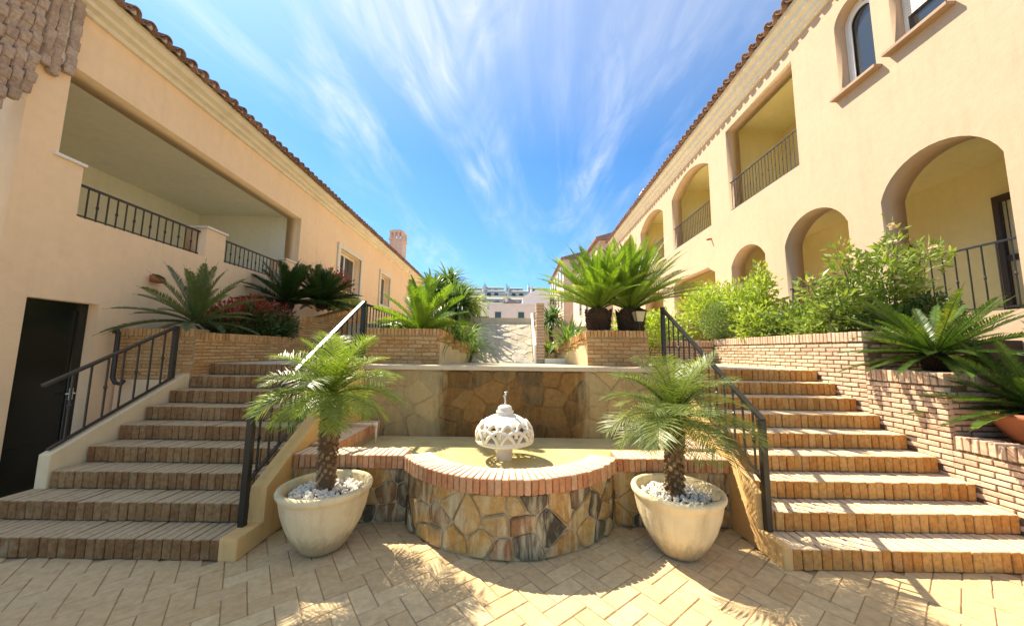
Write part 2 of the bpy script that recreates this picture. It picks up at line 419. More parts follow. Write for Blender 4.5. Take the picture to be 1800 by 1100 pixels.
def brick_wall(root, F, u0, u1, z0, top, lowf=None, mat='brick', mort='mortar', thick=.2, L=.195, H=.041, J=.014, cap=.13, limit=300, proud=.012, core=True, capw=.048, capj=.011):
    """F frame with outward y; bricks fixed to face y=0. top: constant or fn(u); lowf(u): bricks below it are left out"""
    tf = top if callable(top) else (lambda u: top)
    lf = lowf or (lambda u: z0-1)
    bs = brick_mesh('brick', L, .06, H, MT[mat]); cs = brick_mesh('brick', capw, thick+.03, cap-.008, MT[mat])
    items = []
    def place(me, u, z, sx=1., yo=0.):
        m = F @ Matrix.Translation((u, yo, z)) @ Matrix.Rotation(random.uniform(-.012, .012), 4, 'Z') @ Matrix.Rotation(random.uniform(-.008, .008), 4, 'Y') @ Matrix.Diagonal((sx, 1, 1, 1))
        if F.determinant() < 0:
            m = m @ Matrix.Scale(-1, 4, (0, 1, 0))
        items.append((me, m))
    row = 0; z = z0 + H/2
    ztop = max(tf(u0+(u1-u0)*k/20.) for k in range(21))
    while z + H/2 < ztop - cap + .02:
        u = u0 - (.5*(L+J) if row % 2 else 0)
        while u < u1:
            a = max(u, u0); b = min(u+L, u1)
            c = (a+b)/2
            if b-a > .03 and z + H/2 < tf(c)-cap+.02 and z > lf(c):
                place(random.choice(bs), c, z + random.uniform(-.001, .001), (b-a)/L, -.03+proud+random.uniform(-.004, .004))
            u += L+J
        z += H+J; row += 1
    if cap:
        u = u0 + capw/2
        while u < u1 - capw/3:
            if tf(u)-cap > lf(u)-.02:
                place(random.choice(cs), u, tf(u)-cap/2+random.uniform(-.003, .003), 1, -(thick+.03)/2+proud+.006+random.uniform(-.004, .004))
            u += capw+capj
    pieces('brick', items, MT[mat], root, limit)
    if core:
        K = 12 if callable(top) else 1
        mb = MB()
        for k in range(K):
            a = u0+(u1-u0)*k/K; b = u0+(u1-u0)*(k+1)/K
            mb.prism([(a+.002, z0-.05 if z0 > .06 else 0), (b-.002, z0-.05 if z0 > .06 else 0), (b-.002, tf(b)-.012), (a+.002, tf(a)-.012)], 'y', -thick, 0)
        mk('core', mb, MT[mort], root, xf=F)

# ------------------------------------------------------------------ voronoi stones
def voronoi(w, h, n, seed, relax=1, aspect=1.0):
    rnd = random.Random(seed)
    nx = max(1, int(sqrt(n*w/h/aspect))); ny = max(1, round(n/nx))
    pts = [((i+.5+rnd.uniform(-.42, .42)+(.5 if j % 2 else 0))*w/nx, (j+.5+rnd.uniform(-.38, .38))*h/ny) for j in range(ny) for i in range(nx)]
    cells = []
    for i, p in enumerate(pts):
        poly = [(0, 0), (w, 0), (w, h), (0, h)]
        for j, q in enumerate(pts):
            if i == j or (p[0]-q[0])**2+(p[1]-q[1])**2 > (4*max(w/nx, h/ny))**2: continue
            mx, my = (p[0]+q[0])/2, (p[1]+q[1])/2; nx_, ny_ = q[0]-p[0], q[1]-p[1]
            out = []
            for k in range(len(poly)):
                a, b = poly[k], poly[(k+1) % len(poly)]
                da = (a[0]-mx)*nx_+(a[1]-my)*ny_; db = (b[0]-mx)*nx_+(b[1]-my)*ny_
                if da <= 0: out.append(a)
                if (da < 0 < db) or (db < 0 < da):
                    t_ = da/(da-db); out.append((a[0]+(b[0]-a[0])*t_, a[1]+(b[1]-a[1])*t_))
            poly = out
            if len(poly) < 3: break
        if len(poly) >= 3: cells.append(poly)
    return cells
def inset(poly, d):
    cx = sum(p[0] for p in poly)/len(poly); cy = sum(p[1] for p in poly)/len(poly)
    out = []
    for x, y in poly:
        l = sqrt((x-cx)**2+(y-cy)**2) or 1
        k = max(.15, (l-d*1.25)/l); out.append((cx+(x-cx)*k, cy+(y-cy)*k))
    return out
def rounded(poly, jit, rnd):
    out = []
    n = len(poly)
    for i in range(n):
        a, b = poly[i], poly[(i+1) % n]
        for t_ in (.13, .5, .87):
            q = (a[0]+(b[0]-a[0])*t_, a[1]+(b[1]-a[1])*t_)
            out.append((q[0]+rnd.uniform(-jit, jit), q[1]+rnd.uniform(-jit, jit)))
    return out
def stones(root, cells, mapf, mat, name='stone', gap=.012, proud=.02, seed=1, under=.03, skip=None):
    """mapf(u, v, d) -> world point, d outward"""
    rnd = random.Random(seed)
    for poly in cells:
        if len(poly) < 3: continue
        cx = sum(p[0] for p in poly)/len(poly); cy = sum(p[1] for p in poly)/len(poly)
        if skip and skip(cx, cy): continue
        P0 = rounded(inset(poly, gap), gap*.25, rnd); P1 = [(cx+(x-cx)*.86, cy+(y-cy)*.86) for x, y in P0]
        n = len(P0); pr = proud*rnd.uniform(.5, 1.3)
        tx, ty = rnd.uniform(-.12, .12), rnd.uniform(-.12, .12)
        org = mapf(cx, cy, 0)
        vs = [mapf(x, y, -under) for x, y in P0] + [mapf(x, y, pr*.45) for x, y in P0] + [mapf(x, y, max(pr*.5, pr+tx*(x-cx)+ty*(y-cy)+rnd.uniform(-.002, .002))) for x, y in P1] + [mapf(cx, cy, pr*1.12)]
        fs = [(i, (i+1) % n, n+(i+1) % n, n+i) for i in range(n)] + [(n+i, n+(i+1) % n, 2*n+(i+1) % n, 2*n+i) for i in range(n)] + [(2*n+i, 2*n+(i+1) % n, 3*n) for i in range(n)]
        mb = MB().add([Vector(v)-Vector(org) for v in vs], fs)
        me = mb.mesh(name, MT[mat])
        bm = bmesh.new(); bm.from_mesh(me); bmesh.ops.recalc_face_normals(bm, faces=bm.faces); bm.to_mesh(me); bm.free()
        part(name, me, root, Matrix.Translation(org))

# ================================================================== GROUND
RISE, RUN, D0 = .158, .264, 2.86
NST = 9
ZL = RISE*NST      # landing level 1.42
g = MB(); g.box(-300, 300, -60, 500, -.6, -.007)
ground = struct('ground', g, MT['grout'])
# herringbone pavers laid on the courtyard
PL, PW, PJ = .27, .135, .006
pm = brick_mesh('paver', PL-PJ, PW-PJ, .03, MT['paver'], .002, .004)
rotA = radians(38)
items = []
def paver_ok(x, y):
    if x < -6.2 or x > 7.5 or y < .3: return False
    if y > 4.9: return False
    if x > 2.05 and y > 2.92: return False
    if -4.5 < x < -2.12 and y > 2.92: return False
    if -2.2 < x < 2.1 and y > 3.55: return False
    if (x+.03)**2+(y-4.05)**2 < 1.0: return False
    return True
def herring():
    w = PW; out = []
    for i in range(-75, 76):
        for j in range(-75, 76):
            k = (i-j) % 4
            if k == 0: out.append(((i+1)*w, (j+.5)*w, 0))
            elif k == 3: out.append(((i+.5)*w, (j+1)*w, 1))
    return out
cr, sr = cos(rotA), sin(rotA)
for x, y, k in herring():
    X = x*cr-y*sr; Y = x*sr+y*cr
    if paver_ok(X, Y):
        m4 = Matrix.Translation((X, Y, -.015+random.uniform(-.0012, .0012))) @ Matrix.Rotation(rotA+(pi/2 if k else 0), 4, 'Z') @ Matrix.Rotation(random.uniform(-.004, .004), 4, 'X')
        items.append((random.choice(pm), m4))
pieces('paver', items, MT['paver'], ground, 300, Vector((.2, 2.55, 0)))

# upper landing and terrace
landing = MB(); landing.box(-4.36, 4.3, 5.0, 8.6, 0, ZL-.004)
struct('landing', landing, MT['slab'])
lip = MB(); lip.box(-2.14, 2.08, 4.93, 5.5, 1.365, ZL+.002)
struct('landing_edge', lip, MT['slab'])
terr = MB(); terr.box(-5.2, -1.0, 9.0, 22, 0, 2.3); terr.box(-1.0, .62, 7.72, 22, 0, 2.3); terr.box(.62, 6.5, 9.0, 22, 0, 2.3)
struct('upper_terrace', terr, MT['cream'])
tb = MB(); tb.box(-1.0, .36, 7.66, 7.80, 2.24, 2.37)
struct('terrace_kerb', tb, MT['slab'])

# ================================================================== STAIRS
def stair(name, x0, x1, label, mat, left):
    t = thing(name, label, 'staircase', ((x0+x1)/2, D0, 0))
    pitch = .0735; bw = .0708
    bm_ = brick_mesh('brick', bw, RUN+.02, RISE-.008, MT[mat], .002, .005, 6)
    items = []
    core = MB()
    for s in range(NST):
        y0 = D0+s*RUN; zt = (s+1)*RISE
        xa = x0 if not (left and s < 2) else x0 - (.14 if s == 1 else .24)
        core.box(xa+.012, x1-.004, y0+.02, y0+RUN+.06 if s < NST-1 else 5.0, 0 if s < 2 else zt-RISE-.1, zt-.014)
        n = int((x1-xa)/pitch); pp = (x1-xa)/n
        for k in range(n):
            x = xa+(k+.5)*pp
            m4 = Matrix.Translation((x, y0+RUN/2+random.uniform(-.005, .004), zt-RISE/2+random.uniform(-.0035, .002))) @ Matrix.Rotation(random.uniform(-.015, .015), 4, 'Z') @ Matrix.Rotation(random.uniform(-.01, .01), 4, 'Y')
            items.append((random.choice(bm_), m4))
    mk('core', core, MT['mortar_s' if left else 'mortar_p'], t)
    pieces('brick', items, MT[mat], t, 300)
    return t
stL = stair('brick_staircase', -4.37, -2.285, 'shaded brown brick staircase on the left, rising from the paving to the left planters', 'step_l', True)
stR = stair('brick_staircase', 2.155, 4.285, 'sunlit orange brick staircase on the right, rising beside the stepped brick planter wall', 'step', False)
def inner_string(x0, x1, root):
    pr = [(2.84, 0), (2.84, .168), (3.12, .168), (3.13, .45), (4.72, 1.405), (4.80, 1.46), (5.22, 1.46), (5.22, 0)]
    mk('stringer', MB().prism(pr, 'x', x0, x1), MT['string'], root, bevel=.012)
inner_string(-2.283, -2.14, stL); inner_string(2.08, 2.153, stR)
pr = [(3.36, 0), (3.36, .62), (4.62, 1.275), (4.705, 1.29), (4.705, 0)]
mk('stringer', MB().prism(pr, 'x', -4.50, -4.385), MT['cream'], stL, bevel=.012)

# ---- railings
def railing(name, label, x, posts, railpts, base, spacing, balh=None, wtop=.05, knuckle=2, mat='black', group=None, newel=.05):
    """posts: [(y,z0,z1)], railpts/base: [(y,z)...] top and bottom rail polylines"""
    t = thing(name, label, 'railing', (x, posts[0][0], posts[0][1]), group)
    for (y, a, b) in posts:
        mk('post', MB().box(x-newel/2, x+newel/2, y-newel/2, y+newel/2, a, b), MT[mat], t, bevel=.004)
    for i in range(len(railpts)-1):
        a, b = railpts[i], railpts[i+1]
        mk('handrail', MB().bar((x, a[0], a[1]), (x, b[0], b[1]), wtop, .028), MT[mat], t, bevel=.005)
    for i in range(len(base)-1):
        a, b = base[i], base[i+1]
        mk('bottom_rail', MB().bar((x, a[0], a[1]), (x, b[0], b[1]), .03, .022), MT[mat], t)
    def interp(pl, y):
        for i in range(len(pl)-1):
            if pl[i][0] <= y <= pl[i+1][0]: return pl[i][1]+(pl[i+1][1]-pl[i][1])*(y-pl[i][0])/(pl[i+1][0]-pl[i][0])
        return None
    y = base[0][0]+spacing*.8; k = 0
    while y < base[-1][0]-.04:
        za, zb = interp(base, y), interp(railpts, y)
        if za is not None and zb is not None and min(abs(y-p[0]) for p in posts) > .05:
            mb = MB().box(x-.007, x+.007, y-.007, y+.007, za, zb)
            if k % knuckle == 0:
                zm = za+(zb-za)*.5
                mb.lathe([(.007, zm-.035), (.013, zm-.028), (.010, zm-.02), (.019, zm), (.010, zm+.02), (.013, zm+.028), (.007, zm+.035)], x, y, 8)
            mk('baluster', mb, MT[mat], t)
        y += spacing; k += 1
    return t
railing('stair_railing', 'black iron railing on the sunlit stringer of the right staircase, behind the right potted palm', 2.15,
        [(3.09, .168, 1.075), (5.0, 1.46, 2.30)], [(3.07, 1.075), (5.0, 2.27)], [(3.09, .545), (4.72, 1.50), (5.0, 1.56)], .135)
railing('stair_railing', 'black iron railing with a glinting handrail on the inner stringer of the left staircase', -2.26,
        [(3.04, .168, 1.06), (5.12, 1.46, 2.37)], [(3.02, 1.06), (5.12, 2.36)], [(3.04, .50), (4.72, 1.50), (5.12, 1.56)], .135)
railing('stair_railing', 'short dark iron railing on the outer left stringer, in front of the black door', -4.445,
        [(4.50, 1.24, 1.92)], [(3.28, 1.27), (4.50, 1.91)], [(3.38, .66), (4.50, 1.245)], .145, mat='rail_dark')
railing('landing_railing', 'black iron railing on the upper landing, left of the honey brick planter box', -2.34,
        [(8.3, 1.42, 2.34)], [(5.2, 2.34), (8.3, 2.34)], [(5.2, 1.52), (8.3, 1.52)], .12)

# ================================================================== FOUNTAIN BASIN
FX, FY, FR = -.03, 4.05, 1.184
fb = thing('fountain_basin', 'stone fountain basin with curved front and red brick rim between the two potted palms', 'fountain', (FX, 3.6, 0))
RB = FR-.05     # stone face radius
A = math.asin((3.50-2.87 and 1.03)/FR)
arcn = 24
outer = [(-2.139, 3.50), (FX-RB*sin(A), 3.50)]
arc = [(FX+RB*sin(-A+2*A*k/arcn), FY-RB*cos(-A+2*A*k/arcn)) for k in range(arcn+1)]
po = [(-2.139, 3.492)] + arc + [(2.079, 3.492)]
pin = [(2.079, 3.70)] + [(FX+(FR-.25)*sin(A*.92-2*A*.92*k/arcn), FY-(FR-.25)*cos(A*.92-2*A*.92*k/arcn)) for k in range(arcn+1)] + [(-2.139, 3.70)]
wall = MB()
poly = po+pin
def strip_wall(outer_, inner_, z0, z1):
    mb = MB(); n = len(outer_)
    inn = list(reversed(inner_))
    assert len(inn) == n
    vs = []
    for (a, b) in zip(outer_, inn): vs += [(a[0], a[1], z0), (a[0], a[1], z1), (b[0], b[1], z1), (b[0], b[1], z0)]
    fs = []
    for i in range(n-1):
        o = i*4
        fs += [(o, o+4, o+5, o+1), (o+1, o+5, o+6, o+2), (o+2, o+6, o+7, o+3), (o+3, o+7, o+4, o)]
    fs += [(0, 1, 2, 3), (n*4-4, n*4-1, n*4-2, n*4-3)]
    return mb.add(vs, fs)
mk('core', strip_wall(po, pin, 0, .515), MT['mortar_st'], fb)
# inner plaster lining
# stones on the curved front
arcL = 2*A*RB
cells = voronoi(arcL, .50, 28, 11, aspect=1.0)
def mapc(u, v, d):
    a = -A + u/RB; return (FX+(RB+d)*sin(a), FY-(RB+d)*cos(a), v+.004)
stones(fb, cells, mapc, 'stone', 'stone', .0065, .022, 5)
for (xa, xb, sd) in ((-2.13, FX-RB*sin(A)-.01, 3), (FX+RB*sin(A)+.01, 2.07, 4)):
    cells = voronoi(xb-xa, .50, 14, sd, aspect=1.2)
    stones(fb, cells, lambda u, v, d, xa=xa: (xa+u, 3.489-d, v+.004), 'stone', 'stone', .0065, .016, sd+10)
# brick rim: curve
ZR = .63
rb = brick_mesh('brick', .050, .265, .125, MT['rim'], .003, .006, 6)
items = []
nb = 42
for k in range(nb):
    a = -A*1.0 + 2*A*(k+.5)/nb
    r = FR-.1325+random.uniform(-.004, .004)
    m4 = Matrix.Translation((FX+r*sin(a), FY-r*cos(a), ZR-.0625+random.uniform(-.002, .002))) @ Matrix.Rotation(a+random.uniform(-.01, .01), 4, 'Z') @ Matrix.Diagonal((1, 1, 1, 1))
    items.append((random.choice(rb), m4))
def straight(xa, xb, y0, y1, rotl, z=ZR):
    n = max(1, int(round((xb-xa)/.0575))); p = (xb-xa)/n
    for k in range(n):
        items.append((random.choice(rb), Matrix.Translation((xa+(k+.5)*p, (y0+y1)/2+random.uniform(-.004, .004), z-.0625+random.uniform(-.002, .002))) @ Matrix.Rotation(random.uniform(-.012, .012), 4, 'Z')))
straight(-2.13, FX-FR*sin(A)-.0, 3.455, 3.72, 0)
straight(FX+FR*sin(A)+.0, 2.072, 3.455, 3.72, 0)
# side ledges running back along the stringers
for (xa, sgn) in ((-2.0, 1), (1.94, -1)):
    n = 21
    for k in range(n):
        y = 3.75+k*.0575
        items.append((random.choice(rb), Matrix.Translation((xa, y+.0288, .655-.0625+random.uniform(-.002, .002))) @ Matrix.Rotation(pi/2+random.uniform(-.012, .012), 4, 'Z')))
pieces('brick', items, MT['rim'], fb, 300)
mk('rim_bed', strip_wall([(-2.135, 3.475)]+[(FX+(FR-.014)*sin(-A+2*A*k/arcn), FY-(FR-.014)*cos(-A+2*A*k/arcn)) for k in range(arcn+1)]+[(2.075, 3.475)], pin, .516, .617), MT['mortar'], fb)
lg = MB(); lg.box(-2.135, -1.875, 3.73, 4.96, .3, .645); lg.box(1.815, 2.075, 3.73, 4.96, .3, .645)
mk('ledge_bed', lg, MT['mortar'], fb)
# basin floor + water
wp = [(1.815, 3.70), (1.815, 4.95), (-1.875, 4.95), (-1.875, 3.70)] + [(FX+(FR-.255)*sin(-A*.92+2*A*.92*k/arcn), FY-(FR-.255)*cos(-A*.92+2*A*.92*k/arcn)) for k in range(arcn+1)]
mk('basin_floor', MB().prism(wp, 'z', .0, .2), MT['cream'], fb)
struct('fountain_water', MB().prism(wp, 'z', .40, .45), MT['water'])

# ---- back wall of fountain
bw = thing('cascade_wall', 'ochre rubble stone wall behind the fountain pool, wet and streaked below the landing edge', 'stone wall', (-.03, 4.97, 0))
mk('core', MB().box(-2.139, 2.079, 4.975, 5.2, 0, 1.363), MT['wetstone'], bw)
cells = voronoi(4.2, .95, 50, 21, aspect=1.15)
stones(bw, cells, lambda u, v, d: (-2.13+u, 4.972-d, .41+v), 'wetstone', 'stone', .004, .007, 8)

# ---- dome fountain head
FHX, FHY = -.10, 4.0
fh = thing('pierced_dome', 'white pierced plaster dome with a small water jet, standing in the fountain pool', 'fountain head', (FHX, FHY, .2))
mk('column', MB().lathe([(.13, .2), (.13, .24), (.095, .28), (.09, .40), (.092, .72), (.06, .80)], FHX, FHY, 24), MT['plaster'], fh, True)
def domeR(t_):   # t 0 bottom .. 1 top
    return .305*(cos(t_*pi/2)**.62)+.09*t_, .655+.275*(t_**.92)
def dp(a, t_, off=0):
    r, z = domeR(t_); r += off; return (FHX+r*cos(a), FHY+r*sin(a), z)
lat = MB()
NA = 11
for k in range(NA):
    a0 = 2*pi*k/NA; span = 2*pi/NA*1.0
    pts = []
    for i in range(13):
        s_ = i/12.; pts.append(dp(a0+span*(s_-.5)*1.9,   .02+.46*sin(s_*pi)**.7))
    lat.tube(pts, .018, 6)
for k in range(NA):
    a0 = 2*pi*(k+.5)/NA; span = 2*pi/NA
    pts = [dp(a0+span*(i/8.-.5)*1.1,   .26+.46*sin(i/8.*pi)**.8) for i in range(9)]
    lat.tube(pts, .017, 6)
lat.tube([dp(2*pi*i/48, .0) for i in range(49)], .021, 6, False)
lat.tube([dp(2*pi*i/48, .05) for i in range(49)], .012, 6, False)
mk('lattice', lat, MT['plaster'], fh, True)
prof = [domeR(.66+.34*i/8.) for i in range(9)]
prof2 = [(r-.03, z-.02) for r, z in reversed(prof)]
mk('dome_cap', MB().lathe(prof2+[(prof[0][0]+.004, prof[0][1]-.004)]+prof, FHX, FHY, 40), MT['plaster'], fh, True)
mk('finial', MB().lathe([(.10, .905), (.108, .92), (.095, .932), (.092, .945), (.10, .96), (.096, .972), (.078, .988), (.082, 1.005), (.07, 1.02), (.05, 1.032), (.0, 1.036)], FHX, FHY, 28), MT['plaster'], fh, True)
jet = MB()
jet.tube([(FHX, FHY, 1.01), (FHX+.004, FHY, 1.07), (FHX, FHY, 1.12), (FHX+.006, FHY, 1.155)], [.012, .009, .011, .007], 7)
for i in range(9):
    a = random.uniform(0, 2*pi); h = random.uniform(.10, .17); d = random.uniform(.012, .04)
    jet.tube([(FHX, FHY, 1.09), (FHX+d*.5*cos(a), FHY+d*.5*sin(a), 1.03+h), (FHX+d*cos(a), FHY+d*sin(a), 1.02+h)], [.005, .005, .003], 5)
mk('water_jet', jet, MT['spout'], fh, True)

# ---- filler pipe
PY = 4.55
pts = [(-2.14, PY, .69), (-1.78, PY, .69), (-1.765, PY, .675), (-1.765, PY, .43)]
single('filler_pipe', MB().tube([(-2.14, PY, .69), (-1.80, PY, .69)], .014, 8).tube([(-1.765, PY, .705), (-1.765, PY, .43)], .014, 8).tube([(-1.815, PY, .69), (-1.75, PY, .69)], .020, 8).tube([(-1.765, PY, .655), (-1.765, PY, .715)], .020, 8),
       MT['trim'], 'thin pale pipe with an elbow reaching over the left end of the fountain pool', 'pipe', (-2.14, PY, .69), True)

# ================================================================== RIGHT STEPPED PLANTER WALL
def steplow(u, base=D0, off=.0):
    s = floor((u-base)/RUN)+1
    return max(0, min(NST, s))*RISE-.03
def FR_(y0=0): return frame((4.30, y0, 0), (0, 1, 0), (-1, 0, 0))
tC = thing('brick_planter', 'lowest tier of the pale brick planter wall, by the terracotta pot at right', 'planter', (4.4, 3.0, 0))
brick_wall(tC, FR_(), 2.2, 3.52, .02, .875, steplow, 'brick', 'mortar_d')
tB = thing('brick_planter', 'middle step of the pale brick planter wall, under the spreading cycad on the right', 'planter', (4.4, 3.9, 0))
brick_wall(tB, FR_(), 3.522, 4.29, .35, 1.475, steplow, 'brick', 'mortar_d')
brick_wall(tB, frame((4.312, 3.535, 0), (1, 0, 0), (0, -1, 0)), 0, 1.5, .75, 1.475, None, 'brick', 'mortar_d', limit=60)
tA = thing('brick_planter', 'longest and highest pale brick planter wall beside the right staircase, under the green hedge', 'planter', (4.4, 6.0, 0))
brick_wall(tA, FR_(), 4.292, 7.5, .75, 1.935, steplow, 'brick', 'mortar_d')
brick_wall(tA, frame((4.312, 4.305, 0), (1, 0, 0), (0, -1, 0)), 0, 1.2, 1.4, 1.935, None, 'brick', 'mortar_d', limit=40)
brick_wall(tA, frame((2.3, 7.51, 0), (1, 0, 0), (0, -1, 0)), 0, 1.99, 1.42, 1.90, None, 'brick', 'mortar_d', limit=60)
sb = MB(); sb.box(4.5, 6.6, 2.2, 3.53, 0, .80); sb.box(4.5, 6.62, 3.75, 4.30, 0, 1.38); sb.box(4.5, 6.66, 4.51, 7.5, 0, 1.85); sb.box(2.3, 6.7, 7.71, 9.0, 0, 1.85)
struct('planter_soil', sb, MT['soil'])

# ================================================================== LEFT PLANTER WALLS
def FL_(x=-4.375): return frame((x, 0, 0), (0, 1, 0), (1, 0, 0))
pL = thing('brick_planter', 'honey brick planter beside the left staircase holding the grey cycad and red-leaved shrub', 'planter', (-4.5, 5.5, 0))
brick_wall(pL, FL_(), 4.72, 6.95, 1.0, 1.86, steplow, 'brick_l', 'mortar', L=.21, H=.036, J=.012, cap=.115, limit=240)
brick_wall(pL, frame((-5.4, 4.715, 0), (1, 0, 0), (0, -1, 0)), .0, 1.02, 1.22, 1.90, None, 'brick_l', 'mortar', L=.21, H=.036, J=.012, cap=.115, limit=60)
mk('plaster_base', MB().box(-5.395, -4.51, 4.70, 4.9, 0, 1.205), MT['peach'], pL)
pL2 = thing('brick_planter', 'taller rising brick planter wall behind, under the two dark cycads by the left building', 'planter', (-4.5, 8.0, 0))
brick_wall(pL2, FL_(), 6.952, 10.2, 1.42, lambda u: 2.32+(max(0, u-7.6))*.26, None, 'brick_l', 'mortar', L=.21, H=.040, J=.013, cap=.115, limit=240)
sb = MB(); sb.box(-5.45, -4.575, 4.9, 6.95, 0, 1.78); sb.box(-5.55, -4.575, 6.95, 9.0, 0, 2.2)
struct('planter_soil', sb, MT['soil'])

# ---- planter boxes on the landing
def landing_planter(sgn, label, xa, xb, xc):
    """xa outer, xb inner front corner, xc inner back corner"""
    t = thing('brick_planter_box', label, 'planter', ((xa+xb)/2, 5.6, ZL))
    lo, hi = min(xa, xb), max(xa, xb)
    brick_wall(t, frame((lo, 5.5, 0), (1, 0, 0), (0, -1, 0)), 0, hi-lo, ZL+.005, 1.985, None, 'brick_l', 'mortar', L=.215, H=.050, J=.012, cap=.115, capw=.045, limit=200)
    # flank, funnelling inwards, sloping brick coping over cream plaster
    a = Vector((xb, 5.5, 0)); b = Vector((xc, 6.75, 0)); d = (b-a); ln = d.length; d.normalize()
    out = Vector((d.y, -d.x, 0)) * (1 if sgn < 0 else -1)
    F = frame(a+out*.0, d, out)
    topf = lambda u: 1.985-.20*u
    mk('plaster_flank', MB().prism([(.004, ZL-.01), (ln, ZL-.01), (ln, topf(ln)-.20), (.004, topf(0)-.20)], 'y', -.18, -.004), MT['cream'], t, xf=F)
    brick_wall(t, F, .0, ln, 1.2, topf, lambda u: topf(u)-.205, 'brick_l', 'mortar', L=.2, H=.045, J=.012, cap=.115, limit=60, core=False)
    mk('core', MB().prism([(.004, topf(0)-.20), (ln, topf(ln)-.20), (ln, topf(ln)-.012), (.004, topf(0)-.012)], 'y', -.18, -.002), MT['mortar'], t, xf=F)
    s = MB().prism([(xa, 5.7), (xb - .12*(1 if xb > xa else -1), 5.7), (xc - .2*(1 if xb > xa else -1), 6.75), (xa, 6.75)], 'z', ZL, 1.66)
    mk('soil', s, MT['soil'], t)
    s = MB().prism([(xa+.02, 5.7), (xb-.02, 5.7), (xb-.02, 5.95), (xa+.02, 5.95)] if xa < xb else [(xb+.02, 5.7), (xa-.02, 5.7), (xa-.02, 5.95), (xb+.02, 5.95)], 'z', 1.66, 1.9)
    return t
landing_planter(-1, 'honey brick planter box on the landing left of the channel, with the bright green cycad', -2.36, -1.19, -.80)
landing_planter(1, 'honey brick planter box on the landing right of the channel, with the two tall cycads', 2.12, 1.155, .78)

# ---- channel ramp and pier
rp = thing('stone_ramp', 'pale stone ramp rising between the planters behind the fountain wall', 'ramp', (-.2, 6.5, ZL))
mk('core', MB().prism([(6.4, ZL-.01), (7.72, 2.30), (7.72, ZL-.01)], 'x', -.80, .36), MT['mortar_st'], rp)
sl = Vector((0, 1.32, .88)); sln = sl.length; sl.normalize(); nrm = Vector((0, -sl.z, sl.y))
cells = voronoi(1.14, sln-.02, 48, 31, aspect=1.6)
stones(rp, cells, lambda u, v, d: tuple(Vector((-.79+u, 6.4, ZL))+sl*v+nrm*d), 'pale_stone', 'stone', .002, .006, 9)
pr_ = thing('brick_pier', 'narrow brick pier standing right of the pale stone ramp', 'pier', (.46, 6.5, ZL))
mk('white_edge', MB().prism([(6.38, ZL), (7.8, ZL), (7.8, 2.50), (6.38, 1.75)], 'x', .365, .405), MT['plaster'], pr_)
pb = brick_mesh('brick', .15, .36, .045, MT['brick'], .003, .005)
items = []
for k in range(20):
    items.append((random.choice(pb), Matrix.Translation((.48, 6.6, ZL+.03+k*.056)) @ Matrix.Rotation(random.uniform(-.03, .03), 4, 'Z')))
pieces('brick', items, MT['brick'], pr_)
mk('core', MB().box(.415, .545, 6.43, 6.78, ZL, ZL+1.12), MT['mortar'], pr_)
struct('channel_kerb', MB().box(.56, 1.05, 6.3, 6.42, ZL-.01, 1.51).box(-1.05, -.82, 6.7, 6.8, ZL-.01, 1.60), MT['plaster'])

# ================================================================== POTS
def pot(x, y, label, lean):
    t = thing('plant_pot', label, 'pot', (x, y, 0), 'pair of cream pots in front of the fountain')
    prof = [(.0, .004), (.155, .004), (.18, .012), (.215, .05), (.275, .13), (.333, .235), (.370, .34), (.389, .425), (.394, .462), (.397, .466), (.405, .475), (.418, .495), (.422, .515), (.415, .531), (.395, .538), (.372, .534), (.362, .518), (.355, .47), (.345, .40)]
    prof = [(r*.875, z*.955) for r, z in prof]
    def wob(r, z, a, j):
        if .04 < z < .41 and r > .165 and j < 8:
            g = (abs(sin(a*9)))**.35
            return r - .0075*(1-g)
        return r
    mk('body', MB().lathe(prof, x, y, 144, wob), MT['pot'], t, True)
    mk('soil', MB().lathe([(0, .415), (.2, .42), (.31, .41)], x, y, 24), MT['soil'], t)
    pebs = []
    for v in range(5):
        bm = bmesh.new(); bmesh.ops.create_icosphere(bm, subdivisions=1, radius=1)
        for vv in bm.verts: vv.co *= random.uniform(.8, 1.15)
        me = bpy.data.meshes.new('pebble'); bm.to_mesh(me); bm.free(); me.materials.append(MT['pebble']); pebs.append(me)
    items = []
    for i in range(290):
        rr = sqrt(random.uniform(.012, 1))*.29; a = random.uniform(0, 2*pi)
        s = random.uniform(.012, .027)
        items.append((random.choice(pebs), Matrix.Translation((x+rr*cos(a), y+rr*sin(a), .425+random.uniform(0, .022)+.02*(1-rr/.34))) @ Euler((random.uniform(0, 3), random.uniform(0, 3), random.uniform(0, 3))).to_matrix().to_4x4() @ Matrix.Diagonal((s*1.35, s, s*.75, 1))))
    pieces('pebble', items, MT['pebble'], t, 300)
    return t
pot(-1.585, 3.06, 'round cream pot of white pebbles standing left of the curved fountain basin', 0)
pot(1.39, 3.08, 'round cream pot of white pebbles standing right of the curved fountain basin', 0)

